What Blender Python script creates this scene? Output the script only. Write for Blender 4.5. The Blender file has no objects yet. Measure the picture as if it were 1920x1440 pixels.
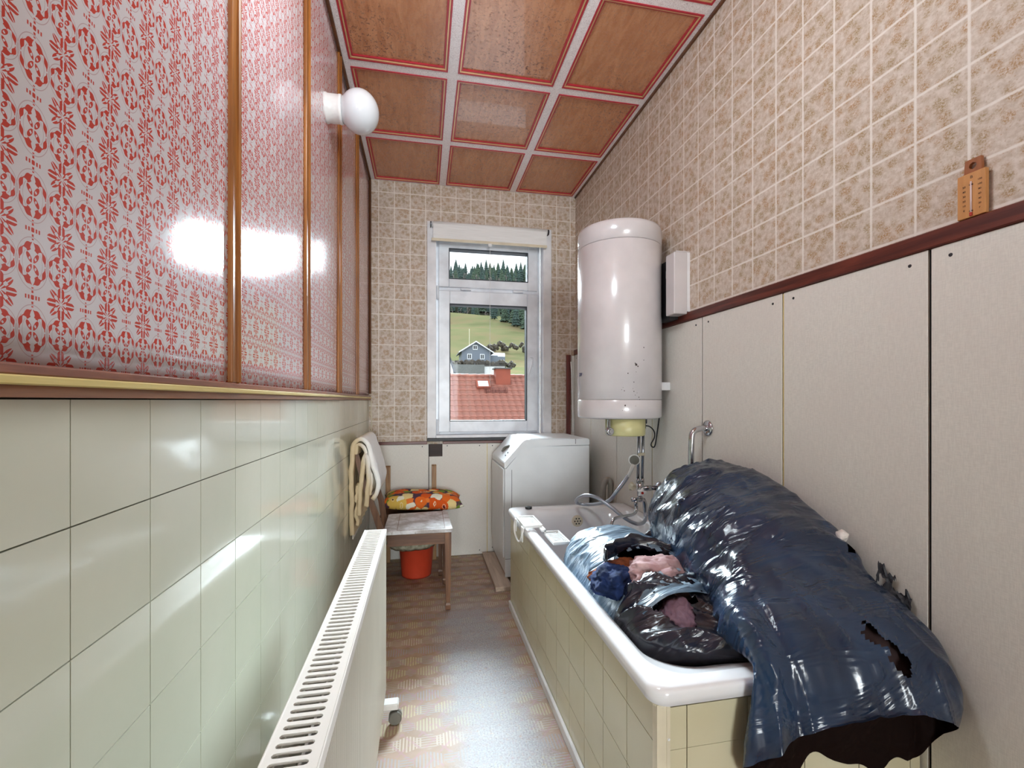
import bpy, bmesh, math, random
from math import pi, sin, cos, sqrt, atan2, radians
from mathutils import Vector, Matrix, noise
import numpy as np
random.seed(7)
SC = bpy.context.scene
COL = SC.collection
D = bpy.data

# ---------------------------------------------------------------- camera, sky, lights, exposure
H = 1.19                      # eye height
LX, RX, FY, BY, CZ = -.39, 1.21, 3.51, -1.25, 2.83   # room: left, right, far, back, ceiling
cam = D.objects.new('camera', D.cameras.new('camera')); COL.objects.link(cam)
cam.data.lens = 15.994; cam.data.sensor_width = 36; cam.data.shift_y = .01615
cam.data.clip_start = .02; cam.data.clip_end = 2000
cam.location = (0, 0, H); cam.rotation_euler = (pi/2, 0, -radians(11.077))
SC.camera = cam
SC.view_settings.view_transform = 'Standard'; SC.view_settings.look = 'None'
SC.view_settings.gamma = 1; SC.view_settings.use_curve_mapping = False
SC.view_settings.exposure = 1.75
w = D.worlds.new('overcast_sky'); SC.world = w; w.use_nodes = True
bg = w.node_tree.nodes['Background']; bg.inputs[0].default_value = (.88, .94, 1, 1); bg.inputs[1].default_value = .72
def area(name, loc, rot, sx, sy, power, color=(1, 1, 1), portal=False):
    l = D.lights.new(name, 'AREA'); l.shape = 'RECTANGLE'; l.size = sx; l.size_y = sy; l.energy = power; l.color = color
    o = D.objects.new(name, l); COL.objects.link(o); o.location = loc; o.rotation_euler = rot
    if portal: l.cycles.is_portal = True
    return o
# bright cloudy sky over the valley, wide soft sun that shines in through the window
sl = D.lights.new('veiled_sun', 'SUN'); sl.energy = 13.5; sl.angle = radians(34); sl.color = (.80, .93, 1)
so = D.objects.new('veiled_sun', sl); COL.objects.link(so)
so.rotation_euler = Vector((-.16, -1, -.37)).to_track_quat('-Z', 'Y').to_euler()
area('window_portal', (.51, 3.63, 1.7), (-pi/2, 0, 0), .85, 1.6, 1, portal=True)
# added fill light in the unseen hall, shining through the doorway behind the camera
area('hall_fill', (.35, -6.8, 1.45), (pi/2, 0, 0), 1.4, 1.9, 90, (.87, .95, 1))
SC.cycles.max_bounces = 8; SC.cycles.diffuse_bounces = 5; SC.cycles.glossy_bounces = 4
SC.cycles.transparent_max_bounces = 12; SC.cycles.sample_clamp_indirect = 6; SC.cycles.caustics_reflective = False; SC.cycles.caustics_refractive = False

# ---------------------------------------------------------------- materials
def lin(c):
    return tuple((v/12.92 if v <= .04045 else ((v+.055)/1.055)**2.4) for v in [x/255 for x in c]) + (1,)
class G:
    """tiny node-graph builder: numbers and colours combine with python operators"""
    def __init__(s, name, rough=.5, metal=0, spec=.5, coat=0):
        s.m = D.materials.new(name); s.m.use_nodes = True; s.t = s.m.node_tree
        s.b = s.t.nodes['Principled BSDF']
        s.b.inputs['Roughness'].default_value = rough; s.b.inputs['Metallic'].default_value = metal
        s.b.inputs['Specular IOR Level'].default_value = spec; s.b.inputs['Coat Weight'].default_value = coat
    def n(s, typ, **k):
        nd = s.t.nodes.new(typ)
        for a, v in k.items(): setattr(nd, a, v)
        return nd
    def put(s, inp, v):
        if isinstance(v, V): s.t.links.new(v.o, inp)
        elif v is not None:
            if isinstance(v, tuple) and len(v) == 3 and len(inp.default_value) == 4: v = lin(v)
            inp.default_value = v
    def math(s, op, a, b=0, c=None):
        nd = s.n('ShaderNodeMath', operation=op); s.put(nd.inputs[0], a); s.put(nd.inputs[1], b)
        if c is not None: s.put(nd.inputs[2], c)
        return V(s, nd.outputs[0])
    def pos(s, obj=False):
        nd = s.n('ShaderNodeTexCoord') if obj else s.n('ShaderNodeNewGeometry')
        vec = nd.outputs['Object' if obj else 'Position']
        sp = s.n('ShaderNodeSeparateXYZ'); s.t.links.new(vec, sp.inputs[0])
        return V(s, vec), V(s, sp.outputs[0]), V(s, sp.outputs[1]), V(s, sp.outputs[2])
    def vec(s, x, y, z):
        nd = s.n('ShaderNodeCombineXYZ')
        for i, v in enumerate((x, y, z)): s.put(nd.inputs[i], v)
        return V(s, nd.outputs[0])
    def noise(s, vec, scale, detail=3, rough=.5, dist=0):
        nd = s.n('ShaderNodeTexNoise'); s.put(nd.inputs['Vector'], vec); nd.inputs['Scale'].default_value = scale
        nd.inputs['Detail'].default_value = detail; nd.inputs['Roughness'].default_value = rough; nd.inputs['Distortion'].default_value = dist
        return V(s, nd.outputs[0])
    def voro(s, vec, scale, out='Distance', feature='F1', rnd=1):
        nd = s.n('ShaderNodeTexVoronoi', feature=feature); s.put(nd.inputs['Vector'], vec); nd.inputs['Scale'].default_value = scale
        nd.inputs['Randomness'].default_value = rnd
        return V(s, nd.outputs[out])
    def mix(s, f, a, b):
        nd = s.n('ShaderNodeMix', data_type='RGBA'); s.put(nd.inputs[0], f); s.put(nd.inputs[6], a); s.put(nd.inputs[7], b)
        return V(s, nd.outputs[2])
    def step(s, v, lo, hi):   # 0 below lo, 1 above hi
        nd = s.n('ShaderNodeMapRange', interpolation_type='SMOOTHSTEP'); s.put(nd.inputs[0], v)
        nd.inputs[1].default_value = lo; nd.inputs[2].default_value = hi
        return V(s, nd.outputs[0])
    def ramp(s, v, stops, const=False):
        nd = s.n('ShaderNodeValToRGB'); s.put(nd.inputs[0], v); r = nd.color_ramp
        if const: r.interpolation = 'CONSTANT'
        while len(r.elements) > len(stops): r.elements.remove(r.elements[-1])
        while len(r.elements) < len(stops): r.elements.new(.5)
        for e, (p, c) in zip(r.elements, stops): e.position = p; e.color = lin(c)
        return V(s, nd.outputs[0])
    def bump(s, h, strength=.3, dist=.01):
        nd = s.n('ShaderNodeBump'); s.put(nd.inputs['Height'], h); nd.inputs['Strength'].default_value = strength; nd.inputs['Distance'].default_value = dist
        prev = s.b.inputs['Normal'].links
        if prev: s.t.links.new(prev[0].from_socket, nd.inputs['Normal'])
        s.t.links.new(nd.outputs[0], s.b.inputs['Normal']); return s
    def col(s, c): s.put(s.b.inputs['Base Color'], c); return s
    def rough(s, c): s.put(s.b.inputs['Roughness'], c); return s
class V:
    def __init__(s, g, o): s.g = g; s.o = o
    def __add__(s, b): return s.g.math('ADD', s, b)
    __radd__ = __add__
    def __sub__(s, b): return s.g.math('SUBTRACT', s, b)
    def __rsub__(s, b): return s.g.math('SUBTRACT', b, s)
    def __mul__(s, b): return s.g.math('MULTIPLY', s, b)
    __rmul__ = __mul__
    def __truediv__(s, b): return s.g.math('DIVIDE', s, b)
    def abs(s): return s.g.math('ABSOLUTE', s)
    def sin(s): return s.g.math('SINE', s)
    def cos(s): return s.g.math('COSINE', s)
    def sqrt(s): return s.g.math('SQRT', s)
    def floor(s): return s.g.math('FLOOR', s)
    def frac(s): return s.g.math('FRACT', s)
    def min(s, b): return s.g.math('MINIMUM', s, b)
    def max(s, b): return s.g.math('MAXIMUM', s, b)
    def lt(s, b): return s.g.math('LESS_THAN', s, b)
    def gt(s, b): return s.g.math('GREATER_THAN', s, b)

def plain(name, c, rough=.5, metal=0, noisy=.04, bumpy=0, scale=8, coat=0):
    g = G(name, rough, metal, coat=coat); P, x, y, z = g.pos(True)
    n = g.noise(P, scale, 4)
    d = tuple(max(0, int(v*(1-noisy*2.2))) for v in c)
    g.col(g.mix(g.step(n, .3, .75), c, d))
    if bumpy: g.bump(g.noise(P, scale*12, 3), bumpy, .002)
    return g.m
def wood(name, c, dark, rough=.4, scale=1, axis=1, obj=False, coat=0):
    g = G(name, rough, coat=coat); P, x, y, z = g.pos(obj)
    s = [40, 40, 40]; s[axis] = 3
    v = g.vec(x*s[0]*scale, y*s[1]*scale, z*s[2]*scale)
    n = g.noise(v, 1, 5, .6, .6)
    g.col(g.mix(g.step(n, .3, .7), c, dark)); g.bump(n, .12, .002)
    return g.m
M = {}
M['white_pvc'] = plain('white_pvc', (236, 240, 246), .28)
M['white_paint'] = plain('white_paint', (235, 235, 238), .35)
M['enamel_white'] = plain('enamel_white', (240, 240, 242), .13, noisy=.01, coat=.3)
M['heater_enamel'] = plain('heater_enamel', (206, 200, 201), .22, noisy=.02, coat=.3)
M['washer_white'] = plain('washer_white', (233, 236, 238), .3, noisy=.01)
M['chrome'] = plain('chrome', (205, 207, 212), .12, 1, noisy=.1, scale=20)
M['steel_pipe'] = plain('steel_pipe', (160, 165, 175), .25, 1)
M['dark_metal'] = plain('dark_metal', (70, 70, 74), .4, .8)
M['black'] = plain('black', (22, 22, 26), .45)
M['black_gap'] = plain('black_gap', (16, 15, 15), .9)
M['grout'] = plain('grout', (70, 64, 54), .9)
M['olive_plastic'] = plain('olive_plastic', (196, 190, 138), .4)
M['cream_plastic'] = plain('cream_plastic', (225, 215, 190), .4)
M['white_plastic'] = plain('white_plastic', (242, 242, 240), .3)
M['grey_rubber'] = plain('grey_rubber', (120, 118, 110), .7)
M['red_dot'] = plain('red_dot', (170, 40, 25), .4)
M['orange_bucket'] = plain('orange_bucket', (214, 74, 48), .35, noisy=.03)
M['hose'] = plain('hose', (175, 180, 190), .3, .7)
M['cable_black'] = plain('cable_black', (35, 35, 40), .5)
M['pipe_grey'] = plain('pipe_grey', (175, 172, 165), .5)
M['drain_cream'] = plain('drain_cream', (226, 214, 190), .3)
M['radiator'] = plain('radiator', (232, 226, 220), .3, noisy=.01)
M['radiator_front'] = plain('radiator_front', (208, 204, 192), .35, noisy=.01)
M['rail_dark'] = wood('rail_dark', (112, 52, 38), (70, 30, 24), .35)
M['rail_far'] = wood('rail_far', (120, 62, 50), (80, 40, 34), .35, axis=0)
M['rail_vert'] = wood('rail_vert', (118, 56, 48), (80, 36, 32), .35, axis=2)
M['batten'] = wood('batten', (168, 108, 50), (128, 76, 34), .35, axis=2)
M['batten_dark'] = wood('batten_dark', (110, 66, 32), (80, 46, 24), .4, axis=2)
M['cut_out_brown'] = wood('cut_out_brown', (62, 46, 40), (44, 32, 30), .6, axis=0)
M['ledge_top'] = wood('ledge_top', (158, 104, 84), (120, 76, 66), .25)
M['ledge_lip'] = wood('ledge_lip', (226, 208, 138), (208, 184, 110), .35)
M['ledge_face'] = wood('ledge_face', (150, 94, 46), (118, 70, 34), .4)
M['chair_wood'] = wood('chair_wood', (138, 98, 70), (90, 60, 44), .45, obj=True, axis=2)
M['chair_wood_h'] = wood('chair_wood_h', (130, 92, 66), (84, 56, 42), .45, obj=True, axis=0)
M['post_wood'] = wood('post_wood', (176, 136, 92), (128, 92, 58), .5, obj=True, axis=2)
M['plank_wood'] = wood('plank_wood', (205, 186, 168), (176, 156, 138), .6, obj=True, axis=1)
M['thermo_wood'] = wood('thermo_wood', (206, 150, 92), (190, 132, 76), .4, obj=True, axis=2)
M['thermo_dark'] = wood('thermo_dark', (160, 96, 52), (140, 80, 42), .4, obj=True, axis=2)
M['gold_bead'] = plain('gold_bead', (226, 190, 140), .3, .3)
M['red_bead'] = plain('red_bead', (186, 44, 60), .35)
M['plaster'] = plain('plaster', (205, 195, 180), .8, bumpy=.1)
M['ink'] = plain('ink', (60, 40, 25), .6)
M['blue_ink'] = plain('blue_ink', (35, 40, 95), .5)
M['rust'] = plain('rust', (60, 45, 45), .7)
M['glass_tube'] = plain('glass_tube', (226, 205, 205), .15)

def m_glass():
    g = G('window_glass', 0.0); t = g.t
    out = t.nodes['Material Output']; tr = g.n('ShaderNodeBsdfTransparent'); tr.inputs[0].default_value = (.95, .965, .97, 1)
    gl = g.n('ShaderNodeBsdfGlossy'); gl.inputs['Roughness'].default_value = .02
    mx = g.n('ShaderNodeMixShader'); mx.inputs[0].default_value = .004
    t.links.new(tr.outputs[0], mx.inputs[1]); t.links.new(gl.outputs[0], mx.inputs[2]); t.links.new(mx.outputs[0], out.inputs[0]); return g.m
M['glass'] = m_glass()
def m_opal():
    g = G('opal_glass', .12, coat=.5); g.col((214, 218, 222)); g.b.inputs['Subsurface Weight'].default_value = .0; return g.m
M['opal'] = m_opal()
def m_blind():
    g = G('blind_fabric', .8); P, x, y, z = g.pos(); g.col(g.mix(g.step(g.noise(g.vec(x, y*0, z*60), 6), .3, .7), (240, 241, 240), (228, 228, 226)))
    g.b.inputs['Transmission Weight'].default_value = 0
    return g.m
M['blind'] = m_blind()

def m_tile(name, c1, c2, rough=.1):
    g = G(name, rough, coat=.2); P, x, y, z = g.pos()
    n = g.noise(P, 3, 3); g.col(g.mix(g.step(n, .3, .7), c1, c2))
    g.bump(g.noise(P, 14, 2), .12, .004); g.bump(g.noise(P, 110, 2), .06, .001)
    return g.m
M['tile'] = m_tile('glazed_tile', (216, 216, 200), (206, 208, 190), .12)
M['tile_apron'] = m_tile('apron_tile', (208, 201, 172), (200, 192, 160), .25)

def ornament(g, u, v):
    """red arabesque print: star leaves, tall scroll quatrefoils and dotted crosses on a square repeat"""
    fu = (u.frac()-.5).abs(); fv = (v.frac()-.5).abs()
    a, b = fu, fv; r = (a*a+b*b).sqrt(); th = g.math('ARCTAN2', b, a)          # star
    s2 = (th*2).sin().abs(); d = (a-b).abs()
    red = (r-s2*s2*s2*.275).lt(0)*d.gt(.012)*(1-d.lt(.04)*r.gt(.1)*r.lt(.16))
    c2 = (th*2).cos().abs()
    red = red.max((r-c2*.26).lt(0)*r.gt(.10)*(a.min(b)).gt(.012)*(a.min(b)).lt(.06))
    a, b = .5-fu, fv                                                             # dotted cross
    red = red.max(a.lt(.016)*b.lt(.15)*((b*95).sin()).gt(-.2)).max(b.lt(.03)*a.lt(.12)*((a*130).sin()).gt(-.1))
    grey = None
    for cx, rx, ry in ((0, .262, .30), (.5, .262, .39)):
        a = (fu if cx == 0 else .5-fu); b = .5-fv
        A = a/rx; Bq = b/ry; r = (A*A+Bq*Bq).sqrt(); th = g.math('ARCTAN2', Bq, A)
        k = (1-((th-1.12)/.38)*((th-1.12)/.38)).max(0)
        k2 = (1-((th-.42)/.30)*((th-.42)/.30)).max(0)
        cres = (r-.80+.12*k).abs().lt(.024+.15*k*k+.10*k2*k2)*(a.min(b)).gt(.013)
        s2 = (th*2).sin().abs()
        leaf = (r-.54*s2*s2).lt(0)*(a.min(b)).gt(.012)*(1-(r-.26).abs().lt(.05)*(th-.8).abs().lt(.22))
        hook = (r-.56).abs().lt(.035)*th.gt(.9)*th.lt(1.35)
        red = red.max(cres).max(leaf).max(hook)
        gl = ((r-.99).abs().lt(.018)).max((r-.88).abs().lt(.012)*th.lt(.7)).max((r-.62).abs().lt(.014)*th.lt(.8))
        grey = gl if grey is None else grey.max(gl)
    return red, grey
def m_redpanel():
    g = G('red_ornament_laminate', .13, spec=.35); P, x, y, z = g.pos()
    red, grey = ornament(g, (y-.5147)/.0741+.5, (z-1.2267)/.069+.5)
    base = g.mix(grey*.6, (216, 210, 214), (176, 130, 134))
    g.col(g.mix(red, base, (196, 72, 62)))
    g.bump(g.noise(g.vec(x, y*1.2, z*.7), 2.2, 1), .35, .03)
    g.bump(g.noise(P, 160, 2), .05, .001)
    return g.m
M['red_panel'] = m_redpanel()

def m_wallpaper(name, axis, u0):
    g = G(name, .55); P, x, y, z = g.pos(); h = x if axis == 0 else y
    T = .1145
    u = (h-u0)/T+40; v = (z-2.745)/.1138+60
    wob = g.noise(P, 25, 2)*.02
    eu = (u+wob).frac(); ev = (v+wob).frac()
    d = (eu.min(1-eu)).min(ev.min(1-ev))
    line = 1-g.step(d, .012, .045)
    q = g.vec(h, z, 0)
    vd = g.voro(q, 36); fl = g.voro(q, 170)
    rad = 1-g.step(vd, .26, .68)
    brk = g.step(g.noise(q, 260, 2), .42, .56)*.55
    flower = rad*g.step(g.noise(q, 150, 3, .6), .32, .50)
    flower = flower.max((1-g.step(g.voro(q, 118), .1, .3))*.55)
    hue = g.mix(g.step(g.noise(q, 9, 2), .42, .58), (164, 124, 74), (152, 126, 80))
    n1 = g.noise(q, 60, 4, .7)
    ground = g.mix(g.step(n1, .3, .7), (214, 203, 192), (188, 171, 154))
    c = g.mix(flower*(.9-brk), ground, hue)
    c = g.mix(line*.78, c, (234, 228, 220))
    g.col(c); g.bump(line*-1+n1*.4, .12, .002)
    return g.m
M['paper_far'] = m_wallpaper('floral_wallpaper_far', 0, -.322)
M['paper_right'] = m_wallpaper('floral_wallpaper_right', 1, .925)

def m_linen():
    g = G('linen_board', .5); P, x, y, z = g.pos()
    a = g.noise(g.vec(x*60, y*60, z*500), 1, 2); b = g.noise(g.vec(x*500, y*500, z*60), 1, 2)
    n = a+b; big = g.noise(P, 2.5, 3)
    c = g.mix(g.step(n, .75, 1.25), (228, 225, 217), (216, 213, 205))
    g.col(g.mix(g.step(big, .35, .75)*.5, c, (220, 213, 206))); g.bump(n, .15, .001)
    return g.m
M['linen'] = m_linen()

def m_ceilpanel():
    g = G('stained_veneer_panel', .26, coat=.35); P, x, y, z = g.pos()
    gr = g.noise(g.vec(x*30, y*6, z), 1, 5, .6, 1.5)
    c = g.mix(g.step(gr, .3, .7), (204, 146, 106), (178, 118, 80))
    dens = g.step(g.noise(P, 3.2, 3), .36, .62)
    far = g.step(y, 1.6, 2.5)
    sp = 1-g.step(g.voro(P, 75), .12, .3+0.0)
    sp2 = 1-g.step(g.noise(P, 85, 3, .6), .34, .45)
    mold = ((sp*.8).max(sp2))*(dens*.6+far*.55).min(1.0)
    c = g.mix(mold*.8, c, (98, 58, 40))
    g.col(c); g.rough(.27+.2*sp2.max(0)); g.bump(sp2, .15, .001)
    return g.m
M['ceil_panel'] = m_ceilpanel()
def m_ceilstrip():
    g = G('scribble_print_strip', .3); P, x, y, z = g.pos()
    n = g.noise(P, 70, 3, .5, 2.2)
    l = (n-.5).abs(); l2 = (g.noise(P, 95, 2, .5, 2.5)-.47).abs()
    m1 = 1-g.step(l, .006, .026); m2 = 1-g.step(l2, .005, .02)
    g.col(g.mix((m1.max(m2))*.6, (246, 240, 240), (140, 104, 106))); return g.m
M['ceil_strip'] = m_ceilstrip()

def m_floor():
    g = G('worn_vinyl_floor', .45); P, x, y, z = g.pos()
    base = g.mix(g.step(g.noise(P, 12, 3), .35, .65), (158, 128, 102), (172, 142, 120))
    col = base
    def lattice(ox, oy, sx, sy, rx, ry, colr, vert, c):
        fx = ((x-ox)/sx).frac()-.5; fy = ((y-oy)/sy).frac()-.5
        d = (fx*sx/rx).abs().max(((fx*sx/rx).abs()*.5+(fy*sy/ry).abs()))
        inside = d.lt(1)
        st = (((x if vert else y)*(2*pi/.0115)).sin()).gt(-.1)
        row = ((y-oy)/sy).floor(); cc = g.mix(((row*.5).frac()*2).gt(.5), colr[0], colr[1])
        return g.mix(inside*st*.62, c, cc)
    T = .145; S = .17
    col = lattice(.02, .0, T, S, .05, .038, ((206, 196, 150), (210, 196, 176)), True, col)
    col = lattice(.02+T/2, S/2, T, S, .05, .038, ((160, 158, 162), (196, 190, 150)), True, col)
    col = lattice(.02+T/2, .0, T, S, .05, .038, ((168, 166, 166), (186, 172, 158)), False, col)
    col = lattice(.02, S/2, T, S, .022, .03, ((150, 152, 154), (170, 160, 160)), False, col)
    lx = (((x+y*.85)/.0725).frac()-.5).abs(); ly = (((x-y*.85)/.0725).frac()-.5).abs()
    lat = (1-g.step(lx.min(ly), .04, .1))*g.step(g.noise(P, 30, 2), .42, .55)
    col = g.mix(lat*.5, col, (176, 130, 136))
    # worn track down the middle; window glare is painted into its grey too
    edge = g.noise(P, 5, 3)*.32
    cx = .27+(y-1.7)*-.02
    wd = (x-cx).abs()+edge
    wear_glare = (1-g.step(wd, .22, .42))*(1-g.step(y+edge, 2.5, 3.1))
    patch = wear_glare*g.step(g.noise(P, 60, 4, .7), .2, .5)
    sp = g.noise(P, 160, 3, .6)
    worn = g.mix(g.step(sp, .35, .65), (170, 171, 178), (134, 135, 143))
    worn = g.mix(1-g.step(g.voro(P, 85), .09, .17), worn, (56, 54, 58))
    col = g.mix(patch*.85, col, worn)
    dirt = g.step(g.noise(P, 7, 4), .5, .7)*g.step(y, 2.2, 3.2)
    col = g.mix(dirt*.5, col, (88, 70, 56))
    g.col(col); g.rough(g.math('ADD', .42, g.noise(P, 90, 3)*.25)); g.bump(sp, .2, .001)
    return g.m
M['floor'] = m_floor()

def m_bag(name, c1, c2, rough=.3, coat=.3, sc=1, back=(24, 14, 12), bumpy=1):
    g = G(name, rough, spec=.5, coat=coat); P, x, y, z = g.pos()
    n = g.noise(P, 5, 3)
    c = g.mix(g.step(n, .35, .7), c1, c2)
    geo = g.n('ShaderNodeNewGeometry'); bf = V(g, geo.outputs['Backfacing'])
    g.col(g.mix(bf, c, back)); g.rough(rough+bf*.4)
    g.b.inputs['Coat Roughness'].default_value = .1
    g.put(g.b.inputs['Specular IOR Level'], .5-bf*.46); g.put(g.b.inputs['Coat Weight'], coat*(1-bf))
    r = (g.noise(g.vec(x*5, (y+z*.45)*16, z*5), sc, 3, .5, .8)-.5).abs()
    g.bump(g.step(r, 0, .16), .35*bumpy, .012)
    g.bump(g.noise(g.vec(x*14, y*26, z*14), 2*sc, 3, .55, .6), .18*bumpy, .004)
    return g.m
M['bag_blue'] = m_bag('navy_bin_liner', (24, 37, 58), (34, 56, 84), .24, .35)
M['bag_light'] = m_bag('thin_blue_liner', (72, 98, 122), (118, 140, 156), .36, .1, 1.2, (50, 62, 76))
M['bag_dark'] = m_bag('black_bin_liner', (20, 23, 34), (28, 32, 46), .25, .4)
M['lining'] = plain('dark_lining', (46, 24, 22), .8)
M['scrap'] = plain('scrap', (50, 52, 58), .6)
def m_cloth(name, c1, c2, sc=18):
    g = G(name, .9, spec=.2); P, x, y, z = g.pos(True); g.col(g.mix(g.step(g.noise(P, sc, 4), .35, .65), c1, c2)); g.bump(g.noise(P, sc*12, 3), .5, .002); return g.m
M['navy_cloth'] = m_cloth('navy_cloth', (34, 52, 96), (24, 36, 64))
M['pink_cloth'] = m_cloth('pink_cloth', (206, 176, 176), (176, 140, 142))
M['mauve_cloth'] = m_cloth('mauve_cloth', (128, 100, 112), (104, 80, 94))
M['brown_cloth'] = m_cloth('brown_cloth', (150, 84, 50), (80, 46, 34))
M['tissue'] = m_cloth('tissue', (235, 230, 225), (215, 208, 200))
M['rug'] = m_cloth('rug', (190, 186, 166), (140, 138, 118), 40)
def m_towel():
    g = G('terry_towel', .95, spec=.1); P, x, y, z = g.pos()
    front = g.step(x+(z-.8)*.25, -.31, -.25)
    g.col(g.mix(front, (220, 200, 165), (250, 249, 247))); g.bump(g.noise(P, 220, 3), .6, .003); g.bump(g.noise(P, 25, 3), .4, .01); return g.m
M['towel'] = m_towel()
def m_seat():
    g = G('whitewashed_seat', .5); P, x, y, z = g.pos(); n = g.noise(P, 14, 5, .65); e = g.noise(P, 60, 3)
    c = g.mix(g.step(n, .35, .62), (222, 222, 226), (176, 170, 168)); g.col(g.mix(g.step(e, .6, .75)*.4, c, (120, 100, 90))); g.bump(n, .1, .001); return g.m
M['seat'] = m_seat()
def m_cushion():
    g = G('retro_flower_fabric', .8, spec=.2); P, x, y, z = g.pos(True)
    q = g.vec(x, y*1.0, z*.6)
    dn = g.noise(q, 30, 2); w_ = g.vec(x+dn*.03, y+dn*.02, z*.6)
    nd = g.n('ShaderNodeTexVoronoi'); g.put(nd.inputs['Vector'], w_); nd.inputs['Scale'].default_value = 17
    cd = V(g, nd.outputs['Color']); dist = V(g, nd.outputs['Distance'])
    sp = g.n('ShaderNodeSeparateColor'); g.t.links.new(cd.o, sp.inputs[0]); r = V(g, sp.outputs[0])
    c = g.ramp(r, [(0, (232, 112, 40)), (.3, (122, 150, 52)), (.48, (236, 214, 150)), (.62, (222, 92, 30)), (.76, (236, 130, 60)), (.84, (238, 236, 214)), (.93, (222, 186, 90))], True)
    edge = g.step(dist, .62, .7)
    c = g.mix(edge, c, (84, 58, 74))
    ctr = 1-g.step(dist, .1, .14); ring = (dist-.2).abs().lt(.02)
    c = g.mix(ctr, c, (70, 40, 50)); c = g.mix(ring*.8, c, (240, 226, 190))
    g.col(c); g.bump(g.noise(P, 14, 3), .3, .01); return g.m
M['cushion'] = m_cushion()
def m_grass():
    g = G('spring_meadow', .9, spec=.1); P, x, y, z = g.pos(); n = g.noise(P, .06, 6, .65)
    c = g.ramp(n, [(.3, (94, 96, 68)), (.48, (106, 106, 76)), (.6, (116, 106, 80)), (.75, (96, 84, 68))]); c = g.mix(g.step(y+g.noise(P, .05, 2)*20, 322, 330), c, (52, 54, 44))
    df = g.n('ShaderNodeBsdfDiffuse'); g.t.links.new(c.o, df.inputs[0]); g.t.links.new(df.outputs[0], g.t.nodes['Material Output'].inputs[0]); return g.m
M['grass'] = m_grass()
M['conifer'] = plain('conifer', (70, 92, 84), .9, noisy=.2, scale=.6)  # distance haze is mixed into this spruce green
M['conifer_b'] = plain('conifer_b', (80, 100, 80), .9, noisy=.2, scale=.6)
M['bare_wood'] = plain('bare_wood', (150, 138, 134), .9, noisy=.15, scale=.5)
M['roof_tile'] = plain('roof_tile', (166, 104, 86), .7, noisy=.12, scale=3)
M['chimney'] = plain('chimney', (146, 74, 54), .8, noisy=.05, scale=3)
M['slate'] = plain('slate', (92, 88, 86), .8)
M['house_grey'] = plain('house_grey', (126, 134, 146), .8)
M['house_white'] = plain('house_white', (236, 238, 240), .8)
M['house_roof'] = plain('house_roof', (88, 90, 98), .8)
M['dark_pane'] = plain('dark_pane', (40, 46, 54), .3)
M['hedge'] = plain('hedge', (98, 90, 78), .9, noisy=.3, scale=2)
M['asphalt'] = plain('asphalt', (118, 120, 118), .9)
M['car_white'] = plain('car_white', (200, 204, 210), .3)
M['seal'] = plain('seal', (50, 54, 62), .6)

# ---------------------------------------------------------------- mesh helpers
ORG = {}
def link(o): COL.objects.link(o); return o
def thing(name, label, cat, loc, group=None):
    o = D.objects.new(name, None); link(o); o.location = loc; o.empty_display_size = .05
    o['label'] = label; o['category'] = cat
    if group: o['group'] = group
    ORG[o.name] = Vector(loc); return o
def root_org(p):
    while p.parent is not None: p = p.parent
    return ORG.get(p.name, Vector((0, 0, 0)))
def tag(o, label, cat, group=None, kind=None):
    o['label'] = label; o['category'] = cat
    if group: o['group'] = group
    if kind: o['kind'] = kind
    return o
def obj(name, bm, mat, parent=None, smooth=False, label=None, loc=None, recalc=True):
    me = D.meshes.new(name)
    if recalc: bmesh.ops.recalc_face_normals(bm, faces=bm.faces[:])
    bm.to_mesh(me); bm.free()
    for m in (mat if isinstance(mat, list) else [mat]): me.materials.append(M[m] if isinstance(m, str) else m)
    o = D.objects.new(name, me); link(o)
    if parent is not None:
        o.parent = parent; me.transform(Matrix.Translation(-root_org(parent)))
    elif loc is not None:
        me.transform(Matrix.Translation(-Vector(loc))); o.location = loc; ORG[o.name] = Vector(loc)
    if smooth:
        for p in me.polygons: p.use_smooth = True
    if label: o['label'] = label
    return o
def struct(name, bm, mat, **k):
    o = obj(name, bm, mat, **k); o['kind'] = 'structure'; return o
def B(): return bmesh.new()
def box(bm, x0, x1, y0, y1, z0, z1, bev=0, mi=0, seg=1):
    r = bmesh.ops.create_cube(bm, size=1); vs = r['verts']
    for v in vs: v.co = Vector(((x0+x1)/2+v.co.x*(x1-x0), (y0+y1)/2+v.co.y*(y1-y0), (z0+z1)/2+v.co.z*(z1-z0)))
    fs = {f for v in vs for f in v.link_faces}
    for f in fs: f.material_index = mi
    if bev:
        es = list({e for v in vs for e in v.link_edges})
        bmesh.ops.bevel(bm, geom=es, offset=bev, segments=seg, affect='EDGES', profile=.5)
    return bm
def bx(*a, **k): return box(B(), *a, **k)
def prism(bm, pts, axis, a, b, mi=0):
    """extrude a closed 2-D outline along an axis"""
    def mk(p, t):
        return {0: (t, p[0], p[1]), 1: (p[0], t, p[1]), 2: (p[0], p[1], t)}[axis]
    A = [bm.verts.new(mk(p, a)) for p in pts]; C = [bm.verts.new(mk(p, b)) for p in pts]; n = len(pts)
    fs = [bm.faces.new(A), bm.faces.new(C[::-1])]+[bm.faces.new((A[i], C[i], C[(i+1) % n], A[(i+1) % n])) for i in range(n)]
    for f in fs: f.material_index = mi
    return bm
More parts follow.
